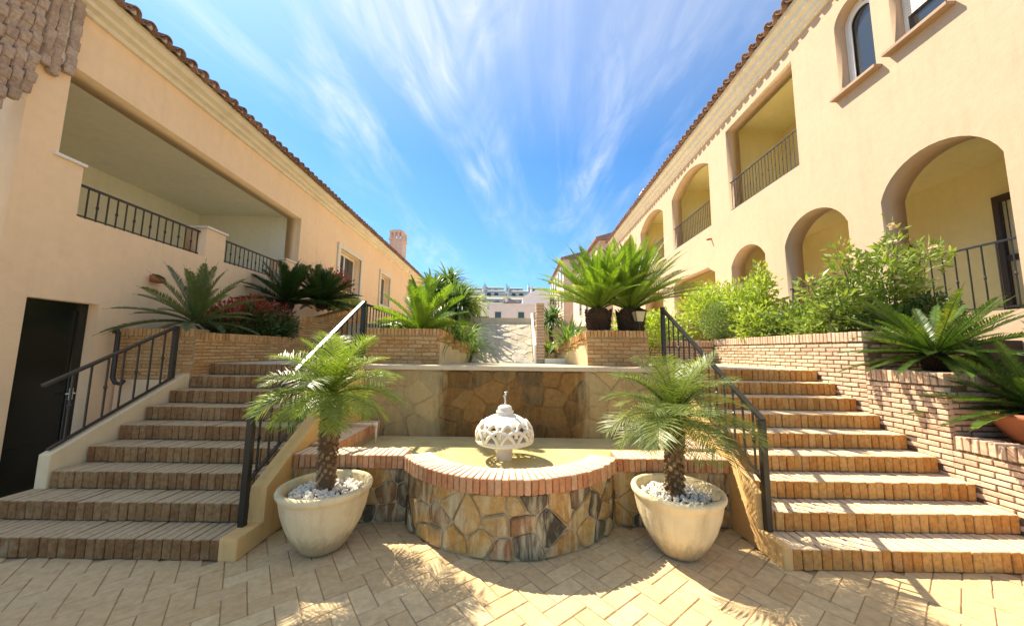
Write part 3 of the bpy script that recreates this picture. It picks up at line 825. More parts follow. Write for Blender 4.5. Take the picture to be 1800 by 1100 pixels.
# ================================================================== FRONDS
def frond_mb(L, e0, e1, nleaf, leafL, leafW, vang, fwd, seed, droop=.0, stalk=.12, twist=0., rw=.006, curl=0., prof=None, lseg=1):
    """frond starting at origin towards +X; elevation goes from e0 to e1 (radians) along it"""
    rnd = random.Random(seed); mb = MB()
    n = 12; pts = [Vector((0, 0, 0))]; dirs = []
    side = rnd.uniform(-.12, .12)
    for i in range(n):
        s_ = (i+.5)/n; e = e0+(e1-e0)*s_**1.25
        d = Vector((cos(e)*cos(side*s_), cos(e)*sin(side*s_), sin(e))); dirs.append(d)
        pts.append(pts[-1]+d*L/n)
    mb.tube(pts, [rw*(1-.8*i/n) for i in range(n+1)], 4, False)
    for k in range(nleaf):
        s_ = stalk+(1-stalk)*(k+.5)/nleaf
        f = s_*n; i = min(n-1, int(f)); p = pts[i].lerp(pts[i+1], f-i); d = dirs[i]
        lat = Vector((0, 0, 1)).cross(d)
        if lat.length < .05: lat = Vector((0, 1, 0))
        lat.normalize(); nn = d.cross(lat).normalized()
        env = (sin(min(1, (s_-stalk)/(1-stalk)*1.04+.06)*pi)**.45) if prof is None else prof(s_)
        for sg in (-1, 1):
            l = leafL*env*rnd.uniform(.9, 1.08)
            if l < .01: continue
            fw = fwd*(1+.5*s_)+rnd.uniform(-.08, .08); va = vang+rnd.uniform(-.1, .1)
            ld = (lat*sg*cos(fw)*cos(va)+d*sin(fw)+nn*cos(fw)*sin(va)).normalized()
            w = leafW*rnd.uniform(.85, 1.1)
            wv = (d-ld*d.dot(ld)).normalized()*w/2
            base = p; mid = base+ld*l*.5; 
            tip = base+ld*l+Vector((0, 0, -1))*droop*l*rnd.uniform(.6, 1.4)
            mid = mid+Vector((0, 0, -1))*droop*l*.28
            nmid = wv
            mb.add([base-wv*.5, base+wv*.5, mid+nmid, tip, mid-nmid], [(0, 1, 2, 4), (4, 2, 3)])
    return mb
def crown(root, center, variants, specs, name='frond'):
    """specs: list of (variant key, azimuth, scale)"""
    for key, az, sc in specs:
        me = variants[key][random.randrange(len(variants[key]))]
        part(name, me, root, Matrix.Translation(center) @ Matrix.Rotation(az, 4, 'Z') @ Matrix.Rotation(random.uniform(-.25, .25), 4, 'X') @ Matrix.Diagonal((sc, sc, sc, 1)))
def varset(mat, defs, copies=2, seed=0, **kw):
    out = {}
    for k, (e0, e1) in defs.items():
        out[k] = [frond_mb(e0=radians(e0), e1=radians(e1), seed=seed+10*i+k, **kw).mesh('frond', MT[mat]) for i in range(copies)]
    return out
GA = 2.399963

def phoenix_palm(x, y, z0, label, mat, topc, rad, seed, dead=None):
    random.seed(seed)
    t = thing('potted_palm', label, 'palm', (x, y, z0), 'pair of potted date palms')
    c = Vector(topc); base = Vector((x, y, z0)); n = 10
    pts = [base.lerp(c, i/n)+Vector((.012*sin(i*1.1), 0, 0)) for i in range(n+1)]
    mk('trunk', MB().tube(pts, [.062+.012*(i/n) for i in range(n+1)], 12), MT['trunk'], t, True)
    sc = brick_mesh('leaf_base', .034, .022, .036, MT['scale'], .005, .006, 4)
    items = []
    hgt = (c-base).length
    for i in range(int(hgt/.0048)):
        s_ = i*.0048/hgt; a = i*GA
        p = base.lerp(c, s_); r = .066+.014*s_
        m4 = Matrix.Translation(p+Vector((cos(a)*r, sin(a)*r, 0))) @ Matrix.Rotation(a+pi/2, 4, 'Z') @ Matrix.Rotation(-.65+random.uniform(-.2, .2), 4, 'X') @ Matrix.Diagonal((random.uniform(.6, 1.1), random.uniform(.5, 1.2), random.uniform(.6, 1.3), 1))
        items.append((random.choice(sc), m4))
    pieces('leaf_base', items, MT['scale'], t, 160)
    kw = dict(L=rad, nleaf=38, leafL=rad*.34, leafW=.0082, vang=.34, fwd=.5, droop=.26, stalk=.12, rw=.0055)
    V = varset(mat, {0: (78, 30), 1: (62, -5), 2: (45, -35), 3: (24, -58), 4: (2, -72)}, 3, seed, **kw)
    specs = []
    n = 56
    for i in range(n):
        f = i/(n-1); key = min(4, int(f**.85*5)) if f < 1 else 4
        specs.append((key, i*GA+random.uniform(-.2, .2), random.uniform(.85, 1.08)*(1 if key < 4 else .8)))
    crown(t, c, V, specs)
    if dead:
        Vd = varset('dryfrond', {0: (12, -84)}, 2, seed+77, **kw)
        crown(t, c-Vector((0, 0, .05)), Vd, [(0, a, s_) for a, s_ in dead])
    return t
phoenix_palm(-1.60, 3.07, .42, 'bright green feathery palm in the left pot, in front of the left stair railing', 'phoenix', (-1.59, 3.07, 1.24), .68, 101, [(5.4, .6), (.5, .6)])
phoenix_palm(1.37, 3.09, .42, 'dusty green feathery palm with a drooping frond in the right pot', 'phoenix_r', (1.40, 3.09, 1.07), .72, 102, [(-1.0, 1.0), (-.6, .95), (-.2, .9), (4.4, .6)])

def cycad(center, label, mat, L, n, trunk=None, emin=5, emax=80, seed=1, az=None, leafL=None, group=None, arch=40, nleaf=66, trunkmat='cyctrunk', lw=.0155):
    random.seed(seed)
    c = Vector(center)
    t = thing('cycad', label, 'cycad', (c.x, c.y, c.z-(trunk[1] if trunk else 0)), group)
    if trunk:
        r, h = trunk
        mb = MB().tube([(c.x, c.y, c.z-h), (c.x, c.y, c.z-h*.6), (c.x, c.y, c.z-h*.15), (c.x, c.y, c.z+.03)], [r*.72, r*.85, r, r*.7], 14)
        for i in range(int(230*h/.4)):
            a = i*GA; s_ = (i/(230*h/.4)); rr = r*(.78+.22*s_)
            p = Vector((c.x+rr*cos(a), c.y+rr*sin(a), c.z-h+h*s_)); o = Vector((cos(a), sin(a), .9)).normalized()*random.uniform(.03, .06)
            mb.tube([p, p+o], [.016, .004], 4)
        mk('trunk', mb, MT[trunkmat], t)
    kw = dict(L=L, nleaf=nleaf, leafL=leafL or L*.17, leafW=lw*max(.8, L), vang=.35, fwd=.55, droop=.02, stalk=.10, rw=.009)
    rngs = {}
    K = 5
    for k in range(K):
        e = emax+(emin-emax)*k/(K-1); rngs[k] = (e, e-arch*(.5+.5*k/(K-1)))
    V = varset(mat, rngs, 3, seed, **kw)
    specs = []
    for i in range(n):
        f = i/(n-1.); key = min(K-1, int(f**.9*K))
        a = i*GA if az is None else random.uniform(*az)
        specs.append((key, a+random.uniform(-.15, .15), random.uniform(.86, 1.08)))
    crown(t, c, V, specs)
    return t
cycad((-1.60, 5.95, 1.93), 'bright lime cycad in the planter box left of the ramp', 'cycad', 1.1, 34, None, 22, 84, 11, arch=34, nleaf=64)
cycad((1.46, 6.0, 2.36), 'tall dark-trunked cycad nearer the ramp in the right planter box', 'cycad', 1.28, 84, (.21, .46), 26, 86, 12, arch=30, leafL=.125, nleaf=96, lw=.0075)
cycad((2.02, 6.0, 2.36), 'tall dark-trunked cycad beside the lantern in the right planter box', 'cycad', 1.36, 88, (.23, .46), 26, 86, 13, arch=30, leafL=.125, nleaf=96, lw=.0075)
cycad((-4.66, 4.98, 2.00), 'grey-green cycad with wide fronds overhanging the corner of the left brick planter', 'cycad_m', .94, 34, None, 4, 78, 14, arch=40, leafL=.125, lw=.012)
cycad((-4.92, 7.35, 2.62), 'small dark cycad under the loggia railing, left of two in the upper left planter', 'cycad_d', .98, 56, (.12, .15), 8, 85, 15, arch=25, nleaf=80, lw=.011)
cycad((-4.5, 7.95, 2.72), 'dark bushy cycad below the white framed window, right of two in the upper left planter', 'cycad_d', .90, 84, (.12, .15), 0, 85, 16, arch=25, nleaf=80, lw=.011)
cycad((4.72, 3.92, 1.66), 'dark glossy cycad spreading over the middle brick planter on the right', 'cycad_r', .90, 64, (.1, .2), -8, 52, 17, arch=20, leafL=.095, nleaf=60, lw=.014)
cycad((4.78, 3.24, 1.17), 'deep green cycad in the terracotta pot at the right edge', 'cycad_r', .88, 60, (.1, .12), -4, 60, 18, arch=18, leafL=.10, nleaf=60, lw=.014)
tp = single('terracotta_pot', MB().lathe([(0, .81), (.26, .81), (.30, .83), (.40, 1.0), (.45, 1.08), (.47, 1.09), (.475, 1.13), (.45, 1.14), (.42, 1.10), (0, 1.08)], 4.86, 3.12, 36), MT['terracotta'],
            'wide dark terracotta pot under the cycad at the right edge', 'pot', (4.86, 3.12, .8), True)

# ================================================================== LEAFY SHRUBS
def leafcloud(mb, blobs, n, size, rnd, asp=.42, surf=.55, upb=.3, fold=True):
    tot = sum(b[3]*b[4]*b[5] for b in blobs)
    for (cx, cy, cz, rx, ry, rz) in blobs:
        m = int(n*rx*ry*rz/tot)
        for _ in range(m):
            v = Vector((rnd.gauss(0, 1), rnd.gauss(0, 1), rnd.gauss(0, 1))).normalized()
            r = rnd.uniform(0, 1)**(surf*.5)*(1+.18*mnoise.noise(Vector((cx+v.x*2.1, cy+v.y*2.1, cz+v.z*2.1))*1.9))
            r *= rnd.uniform(.66, 1.14)
            p = Vector((cx+v.x*rx*r, cy+v.y*ry*r, cz+v.z*rz*r))
            d = (v+Vector((rnd.uniform(-1, 1), rnd.uniform(-1, 1), rnd.uniform(-.6, 1)+upb))).normalized()
            s_ = d.cross(Vector((rnd.uniform(-1, 1), rnd.uniform(-1, 1), rnd.uniform(-1, 1))))
            if s_.length < .1: continue
            s_.normalize(); l = size*rnd.uniform(.6, 1.3); w = l*asp
            nn = s_.cross(d)*w*.18
            mb.add([p, p+d*l*.5+s_*w*.5+nn, p+d*l, p+d*l*.5-s_*w*.5+nn], [(0, 1, 2), (0, 2, 3)])
    return mb
def shrub(name, label, base, blobs, n, size, mat, stems=8, seed=1, asp=.42, extra=None, flowers=0, cat='shrub', upb=.3, surf=.55):
    rnd = random.Random(seed)
    t = thing(name, label, cat, base)
    mk('foliage', leafcloud(MB(), blobs, n, size, rnd, asp, surf, upb), MT[mat], t, kind='stuff')
    if extra:
        mat2, blobs2, n2 = extra
        mk('foliage', leafcloud(MB(), blobs2, n2, size, rnd, asp, surf, upb), MT[mat2], t, kind='stuff')
    sm = MB()
    for i in range(stems):
        b = blobs[i % len(blobs)]
        p0 = Vector((base[0]+(b[0]-base[0])*.6+rnd.uniform(-.1, .1), base[1]+(b[1]-base[1])*.6+rnd.uniform(-.1, .1), base[2]))
        p2 = Vector((b[0]+rnd.uniform(-.4, .4)*b[3], b[1]+rnd.uniform(-.4, .4)*b[4], b[2]+rnd.uniform(0, .7)*b[5]))
        sm.tube([p0, p0.lerp(p2, .5)+Vector((rnd.uniform(-.05, .05), rnd.uniform(-.05, .05), 0)), p2], [.012, .009, .004], 5)
    mk('stem', sm, MT['stem'], t, kind='stuff')
    if flowers:
        for i in range(flowers):
            b = blobs[rnd.randrange(len(blobs))]; v = Vector((-.6+rnd.uniform(-.5, .3), -.6+rnd.uniform(-.4, .4), rnd.uniform(0, 1))).normalized()
            p = Vector((b[0]+v.x*b[3]*1.05, b[1]+v.y*b[4]*1.05, b[2]+v.z*b[5]*1.05))
            fm = MB()
            for k in range(14):
                d = Vector((rnd.uniform(-1, 1), rnd.uniform(-1, 1), rnd.uniform(-.3, 1))).normalized(); s_ = d.cross(v).normalized() if d.cross(v).length > .1 else Vector((1, 0, 0))
                fm.add([p, p+d*.03+s_*.018, p+d*.05, p+d*.03-s_*.018], [(0, 1, 2, 3)])
            mk('flower', fm, MT['flower'], t)
    return t
def B(x, y, z, r, ry=None, rz=None): return (x, y, z, r, ry or r, rz or r)
shrub('ball_shrub', 'clipped round grey-green shrub at the far end of the right planter wall', (4.55, 7.4, 1.85), [B(4.48, 7.4, 2.30, .42)], 5200, .055, 'grey_shrub', 4, 31, .35, surf=.25)
shrub('hedge_shrub', 'loose light green bush behind the round clipped shrub on the right', (4.9, 8.1, 1.85), [B(4.6, 8.4, 2.6, .6), B(5.2, 8.0, 2.7, .6), B(5.0, 8.9, 2.9, .55), B(3.6, 8.2, 2.15, .45)], 4200, .12, 'shrub_y', 12, 32)
shrub('hedge_shrub', 'tall yellow-green bush in front of the small arch on the right building', (5.1, 6.9, 1.85), [B(4.9, 7.0, 2.45, .5), B(5.0, 7.0, 2.95, .30, .3, .34), B(5.05, 7.0, 3.28, .15, .15, .25), B(4.6, 6.6, 2.15, .38), B(4.5, 7.0, 2.75, .22)], 2900, .115, 'shrub_y', 14, 33)
shrub('hedge_shrub', 'dense mid green bush in the middle of the right planter, spilling over the brick edge', (4.9, 5.9, 1.85), [B(4.9, 5.9, 2.15, .46, .5, .38), B(4.75, 5.3, 2.05, .38, .4, .30), B(5.4, 5.7, 2.3, .4), B(4.6, 6.3, 2.05, .3)], 3600, .10, 'shrub', 14, 34, flowers=3)
shrub('rose_bush', 'tall leafy rose bush with pale blooms in front of the railing of the largest arch', (5.1, 4.9, 1.85), [B(4.75, 4.85, 2.85, .24), B(4.68, 4.9, 3.15, .13, .13, .2), B(5.35, 4.8, 3.1, .2), B(5.38, 4.8, 3.42, .09, .09, .16), B(5.75, 4.75, 2.98, .24), B(5.2, 4.85, 2.7, .36), B(4.65, 4.95, 2.35, .34), B(5.35, 4.8, 2.45, .34), B(5.0, 4.9, 2.15, .36), B(4.35, 5.0, 2.6, .18)], 2600, .115, 'shrub', 20, 35, flowers=9)
shrub('low_shrub', 'low dark shrub with small leaves at the near end of the highest right planter', (4.85, 4.62, 1.85), [B(4.9, 4.6, 2.05, .34, .2, .2), B(5.4, 4.5, 2.15, .35, .25, .3)], 1800, .07, 'darkleaf', 6, 36)
shrub('red_shrub', 'dark bush with red leaves in the left brick planter', (-4.75, 6.1, 1.78), [B(-4.75, 6.25, 2.08, .42, .5, .38), B(-4.65, 6.7, 2.06, .36, .3, .36), B(-4.85, 5.65, 2.0, .3, .3, .28)], 3600, .085, 'darkleaf', 10, 37, .36,
      ('redleaf', [B(-4.8, 6.15, 2.34, .38, .5, .22), B(-4.7, 6.65, 2.3, .3, .3, .2), B(-4.85, 5.65, 2.16, .26, .3, .16)], 1300))
shrub('wall_shrub', 'thin rusty shrub between the two white framed windows', (-5.2, 9.9, 2.3), [B(-5.25, 9.9, 3.45, .45, .5, .5), B(-5.2, 9.3, 3.0, .3)], 1000, .09, 'redleaf', 6, 38, .4, ('shrub', [B(-5.25, 9.8, 3.2, .45)], 600))
shrub('low_shrub', 'trailing green plant on the brick wall below the white framed window', (-4.7, 8.9, 2.2), [B(-4.55, 8.8, 2.72, .25, .6, .12), B(-4.6, 9.5, 2.95, .25, .5, .14)], 1500, .07, 'shrub', 4, 39)
shrub('low_shrub', 'bushy green plants behind the black railing beside the left planter box', (-2.0, 7.2, 1.5), [B(-2.0, 6.9, 1.95, .4, .5, .28), B(-2.6, 7.6, 1.9, .4, .5, .35), B(-1.5, 6.6, 1.85, .3, .3, .25)], 2800, .09, 'darkleaf', 6, 40, .3, ('lily', [B(-2.0, 6.8, 2.0, .45, .5, .25)], 900))
shrub('low_shrub', 'leafy green bush between the lantern and the black post of the right stair railing', (2.3, 7.0, 1.5), [B(2.35, 7.0, 2.2, .35, .3, .35), B(2.9, 7.3, 2.1, .4)], 2400, .09, 'shrub_y', 6, 41)
# strap-leaved clumps
def strap_plant(name, label, center, n, L, W_, mat, seed, emin=10, emax=80, arch=60, cat='plant', jitter=.05, trunk=None):
    rnd = random.Random(seed); c = Vector(center)
    t = thing(name, label, cat, tuple(c-Vector((0, 0, trunk[1] if trunk else 0))))
    if trunk:
        r, h = trunk
        mk('trunk', MB().tube([c-Vector((0, 0, h)), c-Vector((.03, 0, h*.5)), c], [r, r*.8, r*.9], 8), MT['trunk'], t, True)
    for i in range(n):
        az = i*GA; e = radians(emin+(emax-emin)*(1-i/n)); l = L*rnd.uniform(.75, 1.1); a = radians(arch)*rnd.uniform(.7, 1.2)
        mb = MB(); k = 6; p = c+Vector((rnd.uniform(-jitter, jitter), rnd.uniform(-jitter, jitter), 0)); vs = []
        sd = Vector((-sin(az), cos(az), 0))
        for j in range(k+1):
            s_ = j/k; ee = e-a*s_; w = W_*(1-abs(s_*2-.7)**2*.42) if j < k else .001
            up = Vector((-sin(ee)*cos(az), -sin(ee)*sin(az), cos(ee)))
            vs += [p-sd*w/2+up*w*.15, p, p+sd*w/2+up*w*.15]
            p = p+Vector((cos(ee)*cos(az), cos(ee)*sin(az), sin(ee)))*l/k
        fs = []
        for j in range(k):
            o = j*3; fs += [(o, o+1, o+4, o+3), (o+1, o+2, o+5, o+4)]
        mb.add(vs, fs); mk('leaf', mb, MT[mat], t)
    return t
strap_plant('strap_plant', 'grassy green clump drooping over the flank of the left planter box beside the ramp', (-.93, 6.05, 1.80), 110, .62, .022, 'lily', 51, 0, 80, 95, jitter=.16)
strap_plant('strap_plant', 'second grassy clump lower down the left flank beside the pale stone ramp', (-.84, 6.75, 1.62), 90, .6, .020, 'lily', 52, 0, 80, 90, jitter=.14)
strap_plant('strap_plant', 'bright strap-leaved clump on the right planter flank, left of the tall cycads', (1.05, 6.3, 1.72), 80, .5, .030, 'lily', 53, 5, 85, 80, jitter=.14)
strap_plant('strap_plant', 'strap-leaved plant by the brick pier right of the ramp', (.74, 6.85, 1.62), 70, .36, .026, 'lily', 54, 5, 85, 80, jitter=.10)
strap_plant('strap_plant', 'upright pale strap-leaved plant left of the tall cycad trunks', (1.12, 7.1, 1.66), 46, .8, .05, 'dracaena', 55, 25, 88, 25, jitter=.08)
for i, (x, y, z, tr, lab) in enumerate([(-1.95, 8.1, 2.95, .8, 'grey-green rosette tree behind the lime cycad, leftmost of its cluster'),
        (-1.45, 8.4, 2.85, .8, 'grey-green rosette tree in the middle of the cluster left of the ramp'),
        (-1.28, 7.7, 2.62, .8, 'grey-green rosette tree leaning towards the ramp, nearest of its cluster'),
        (-1.75, 9.0, 3.3, 1.0, 'tallest grey-green rosette tree against the sky left of the ramp')]):
    strap_plant('rosette_tree', lab, (x, y, z), 170, .72, .06, 'dracaena', 60+i, -35, 85, 70, 'tree', .08, (.06, tr))
strap_plant('rosette_tree', 'dusky grey-green rosette plant behind the brick pier', (.85, 7.9, 2.35), 110, .5, .045, 'dracaena', 70, -25, 85, 60, 'tree', .12, (.05, .5))
strap_plant('rosette_tree', 'yellowing rosette hanging beside the top of the pale stone ramp', (-1.0, 8.0, 2.7), 80, .55, .045, 'shrub_y', 71, -60, 60, 60, 'tree', .06, (.05, .5))

# lantern
ln = thing('garden_lantern', 'small black lantern with pale glass standing on the right planter box', 'lantern', (2.03, 5.62, 1.98))
LX, LY = 2.03, 5.62
mk('stand', MB().tube([(LX, LY, 1.98), (LX, LY, 2.13)], .014, 8).tube([(LX, LY, 2.11), (LX, LY, 2.14)], .045, 8), MT['black'], ln)
mk('glass', MB().add([(LX+sx*a, LY+sy*a, z) for z, a in ((2.14, .052), (2.30, .085)) for sx, sy in ((-1, -1), (1, -1), (1, 1), (-1, 1))], [(0, 1, 5, 4), (1, 2, 6, 5), (2, 3, 7, 6), (3, 0, 4, 7), (3, 2, 1, 0), (4, 5, 6, 7)]), MT['lampglass'], ln)
fr = MB()
for sx, sy in ((-1, -1), (1, -1), (1, 1), (-1, 1)):
    fr.tube([(LX+sx*.054, LY+sy*.054, 2.14), (LX+sx*.089, LY+sy*.089, 2.30)], .007, 5)
mk('frame', fr, MT['black'], ln)
mk('roof', MB().add([(LX+sx*.11, LY+sy*.11, 2.30) for sx, sy in ((-1, -1), (1, -1), (1, 1), (-1, 1))]+[(LX+sx*.03, LY+sy*.03, 2.36) for sx, sy in ((-1, -1), (1, -1), (1, 1), (-1, 1))]+[(LX, LY, 2.40)],
   [(3, 2, 1, 0), (0, 1, 5, 4), (1, 2, 6, 5), (2, 3, 7, 6), (3, 0, 4, 7), (4, 5, 8), (5, 6, 8), (6, 7, 8), (7, 4, 8)]), MT['black'], ln)

# ================================================================== BUILDINGS
def wall_mesh(name, outline, holes, depth, F, mat, parent):
    """polygon with holes in (u,z); front at y=0 (outward), back at y=-depth, mapped with F"""
    cu = bpy.data.curves.new(name, 'CURVE'); cu.dimensions = '2D'; cu.fill_mode = 'BOTH'; cu.extrude = depth/2
    for poly in [outline]+holes:
        sp = cu.splines.new('POLY'); sp.points.add(len(poly)-1); sp.use_cyclic_u = True
        for i, (a, b) in enumerate(poly): sp.points[i].co = (a, b, 0, 1)
    ob = bpy.data.objects.new(name, cu); COL.objects.link(ob)
    dg = bpy.context.evaluated_depsgraph_get(); me = bpy.data.meshes.new_from_object(ob.evaluated_get(dg))
    bpy.data.objects.remove(ob); bpy.data.curves.remove(cu)
    org = wloc(parent)
    for v in me.vertices:
        u, z, w = v.co
        v.co = F @ Vector((u, -depth/2+w, z)) - org
    bm = bmesh.new(); bm.from_mesh(me); bmesh.ops.remove_doubles(bm, verts=bm.verts, dist=1e-5); bmesh.ops.recalc_face_normals(bm, faces=bm.faces); bm.to_mesh(me); bm.free()
    me.materials.clear(); me.materials.append(MT[mat]); me.name = name
    return part(name, me, parent)
def rect(a, b, c, d): return [(a, c), (b, c), (b, d), (a, d)]
def archp(a, b, z0, zs, zc, n=18):
    """opening a..b, base z0, springing zs, crown zc"""
    pts = [(b, z0)]; m = (a+b)/2; r = (b-a)/2
    return [(a, z0), (b, z0)] + [(m+r*cos(pi*k/n), zs+(zc-zs)*sin(pi*k/n)) for k in range(n+1)]
def segp(a, b, z0, zs, zc, n=16):
    """flatter segmental head"""
    h = zc-zs; w = (b-a)/2; R = (w*w+h*h)/(2*h); m = (a+b)/2; th = math.asin(min(1, w/R))
    return [(a, z0), (b, z0)] + [(m+R*sin(th-2*th*k/n), zc-R+R*cos(th-2*th*k/n)) for k in range(n+1)]
def sweep(prof, F, u0, u1, name, mat, parent, smooth=False):
    mb = MB(); n = len(prof)
    vs = [(u0, p[0], p[1]) for p in prof]+[(u1, p[0], p[1]) for p in prof]
    fs = [(i, (i+1) % n, n+(i+1) % n, n+i) for i in range(n)]+[tuple(range(n)), tuple(range(2*n-1, n-1, -1))]
    return mk(name, mb.add(vs, fs), MT[mat], parent, smooth, xf=F)
def win_part(parent, F, a, b, z0, z1, depth, frame_w=.05, mat='white', mull=1, arch=None, glassm='glass'):
    """frame ring + pane set back by depth"""
    out = archp(a, b, z0, arch[0], arch[1]) if arch else rect(a, b, z0, z1)
    inn = archp(a+frame_w, b-frame_w, z0+frame_w, arch[0], arch[1]-frame_w) if arch else rect(a+frame_w, b-frame_w, z0+frame_w, z1-frame_w)
    Fd = F @ Matrix.Translation((0, -depth, 0))
    f = wall_mesh('window', out, [inn], .05, Fd, mat, parent)
    mk('pane', MB().prism(inn, 'y', -.03, -.022), MT[glassm], f, xf=Fd)
    if mull:
        m = (a+b)/2; top = (arch[1] if arch else z1)
        mk('mullion', MB().box(m-.03, m+.03, -.045, .004, z0+frame_w*.6, top-frame_w*.6), MT[mat], f, xf=Fd)
    return f
def iron_rail(parent, F, a, b, z0, h, yo=-.06, sp=.12, mat='rail_dark', kn=2):
    r = mk('railing', MB().bar((a, yo, z0+h), (b, yo, z0+h), .035, .025), MT[mat], parent, xf=F)
    mk('bottom_rail', MB().bar((a, yo, z0+.05), (b, yo, z0+.05), .02, .016), MT[mat], r, xf=F)
    u = a+sp*.6; k = 0
    while u < b-.03:
        mb = MB().box(u-.0065, u+.0065, yo-.0065, yo+.0065, z0, z0+h)
        if k % kn == 0:
            zm = z0+h*.5; mb.lathe([(.0065, zm-.04), (.018, zm), (.0065, zm+.04)], u, yo, 6)
        mk('baluster', mb, MT[mat], r, xf=F)
        u += sp; k += 1
    return r
def tile_mb(r, L, n=8, th=.014):
    mb = MB(); vs = []
    for y, rr in ((0, r), (L, r*.9)):
        for k in range(n+1):
            a = pi*k/n; vs += [(rr*cos(a), y, rr*sin(a)), ((rr-th)*cos(a), y, (rr-th)*sin(a))]
    m = (n+1)*2; fs = []
    for k in range(n):
        o = k*2; fs += [(o, o+2, m+o+2, m+o), (o+1, m+o+1, m+o+3, o+3), (o, o+1, o+3, o+2), (m+o, m+o+2, m+o+3, m+o+1)]
    return mb.add(vs, fs)
def eave(parent, F, u0, u1, yo, z, pitch, slope, limit, plug=False, rows=1, L=.62, ridge=4.5):
    """barrel tiles pointing outwards: covers + channels; F outward y; roof rises to -y"""
    r = pitch*.36
    cover = tile_mb(r, L).mesh('roof_tile', MT['tile'], True)
    items = []; u = u0; k = 0
    pl = MB()
    while u < u1:
        for row in range(rows):
            y = yo-row*(L-.08)*cos(slope); zz_ = z+row*(L-.08)*sin(slope)+.01*row
            base = F @ Matrix.Translation((u, y+random.uniform(-.012, .012), zz_+random.uniform(-.006, .006))) @ Matrix.Rotation(pi, 4, 'Z') @ Matrix.Rotation(slope, 4, 'X') @ Matrix.Rotation(random.uniform(-.02, .02), 4, 'Z')
            items.append((cover, base))
            b2 = F @ Matrix.Translation((u+pitch/2, y+.03+random.uniform(-.012, .012), zz_+.012)) @ Matrix.Rotation(pi, 4, 'Z') @ Matrix.Rotation(slope, 4, 'X') @ Matrix.Rotation(pi, 4, 'Y')
            items.append((cover, b2))
        if plug:
            q = [(u+(r-.02)*cos(pi*i/6), z+(r-.02)*sin(pi*i/6)) for i in range(7)]
            pl.prism(q, 'y', yo-.06, yo-.035)
        u += pitch; k += 1
    if F.determinant() < 0:
        items = [(me, m @ Matrix.Scale(-1, 4, (1, 0, 0))) for me, m in items]
    pieces('roof_tile', items, MT['tile'], parent, limit)
    if pl.v: mk('mortar_plug', pl, MT['plaster'], parent, xf=F, kind='stuff')
    # corrugated slope behind
    mb = MB(); n = int((u1-u0)/pitch*8); vs = []
    for i in range(n+1):
        uu = u0+(u1-u0)*i/n; c_ = .045*cos(2*pi*(uu-u0)/pitch)
        y1 = yo-(L-.1)*rows*cos(slope); z1 = z+(L-.1)*rows*sin(slope)+c_
        vs += [(uu, y1, z1), (uu, y1-ridge, z1+ridge*math.tan(slope))]
    mb.add(vs, [(2*i, 2*i+2, 2*i+3, 2*i+1) for i in range(n)])
    mk('roof_slope', mb, MT['tile'], parent, xf=F)

# -------- LEFT BUILDING  (u measured along the wall from y=4 away from the camera)
aL = -.035
FLB = frame((-5.4, 4, 0), (sin(aL), cos(aL), 0), (cos(aL), -sin(aL), 0))
lb = thing('apartment_building', 'peach stucco building on the left with an open loggia, white windows and a tall chimney', 'building', (-5.4, 4, 0))
UL0, UL1 = -.53, 18.0
holes = [rect(-.26, .33, .0, 2.18),
         [(-.2, 3.86), (.05, 3.86), (.05, 3.23), (1.88, 3.23), (1.88, 3.74), (2.3, 3.74), (2.3, 3.23), (4.12, 3.27), (4.12, 3.76), (4.6, 3.76), (4.6, 4.98), (-.2, 5.03)],
         rect(6.72, 8.35, 3.52, 4.86), rect(10.45, 11.65, 3.55, 4.88)]
holes[0] = rect(-.27, .42, .001, 2.185)
wall_mesh('wall', [(UL0, -.01), (UL1, -.01), (UL1, 5.80), (UL0, 5.80)], holes, .36, FLB, 'peach', lb)
sweep([(-.02, 5.74), (.05, 5.74), (.06, 5.80), (.13, 5.82), (.14, 5.87), (.22, 5.90), (.25, 5.97), (.25, 6.02), (-.02, 6.02)], FLB, UL0-.1, UL1, 'cornice', 'trim', lb)
eave(lb, FLB, UL0-.05, UL1, .36, 6.03, .212, radians(18), 150, True, 1)
# end wall towards the camera, back and roof closure
mk('end_wall', MB().box(UL0-.002, UL0+.25, -7, -.362, -.01, 6.0).box(UL1-.25, UL1, -7, -.362, -.01, 6.0).box(UL0, UL1, -7.2, -7.0, 0, 6.0), MT['peach'], lb, xf=FLB)
# loggia interior
li = MB(); li.box(-.5, 4.7, -2.7, -2.6, 2.9, 5.3); li.box(-.53, 4.7, -2.6, -.36, 2.88, 2.95); li.box(-.53, 4.7, -2.6, -.362, 5.03, 5.1); li.box(-.5, -.38, -2.6, -.362, 2.95, 5.03); li.box(4.62, 4.7, -2.6, -.362, 2.95, 5.03)
mk('loggia_interior', li, MT['inside_l'], lb, xf=FLB)
cp = MB(); cp.box(-.25, .07, -.38, .03, 3.862, 3.90)
mk('coping', cp, MT['white'], lb, xf=FLB, bevel=.006)
mk('coping', MB().box(1.86, 2.33, -.38, .03, 3.742, 3.78), MT['white'], lb, xf=FLB, bevel=.006)
mk('coping', MB().box(4.09, 4.62, -.38, .03, 3.762, 3.80), MT['white'], lb, xf=FLB, bevel=.006)
iron_rail(lb, FLB, .05, 1.88, 3.235, .44, -.12, .115)
iron_rail(lb, FLB, 2.3, 4.12, 3.25, .44, -.12, .115)
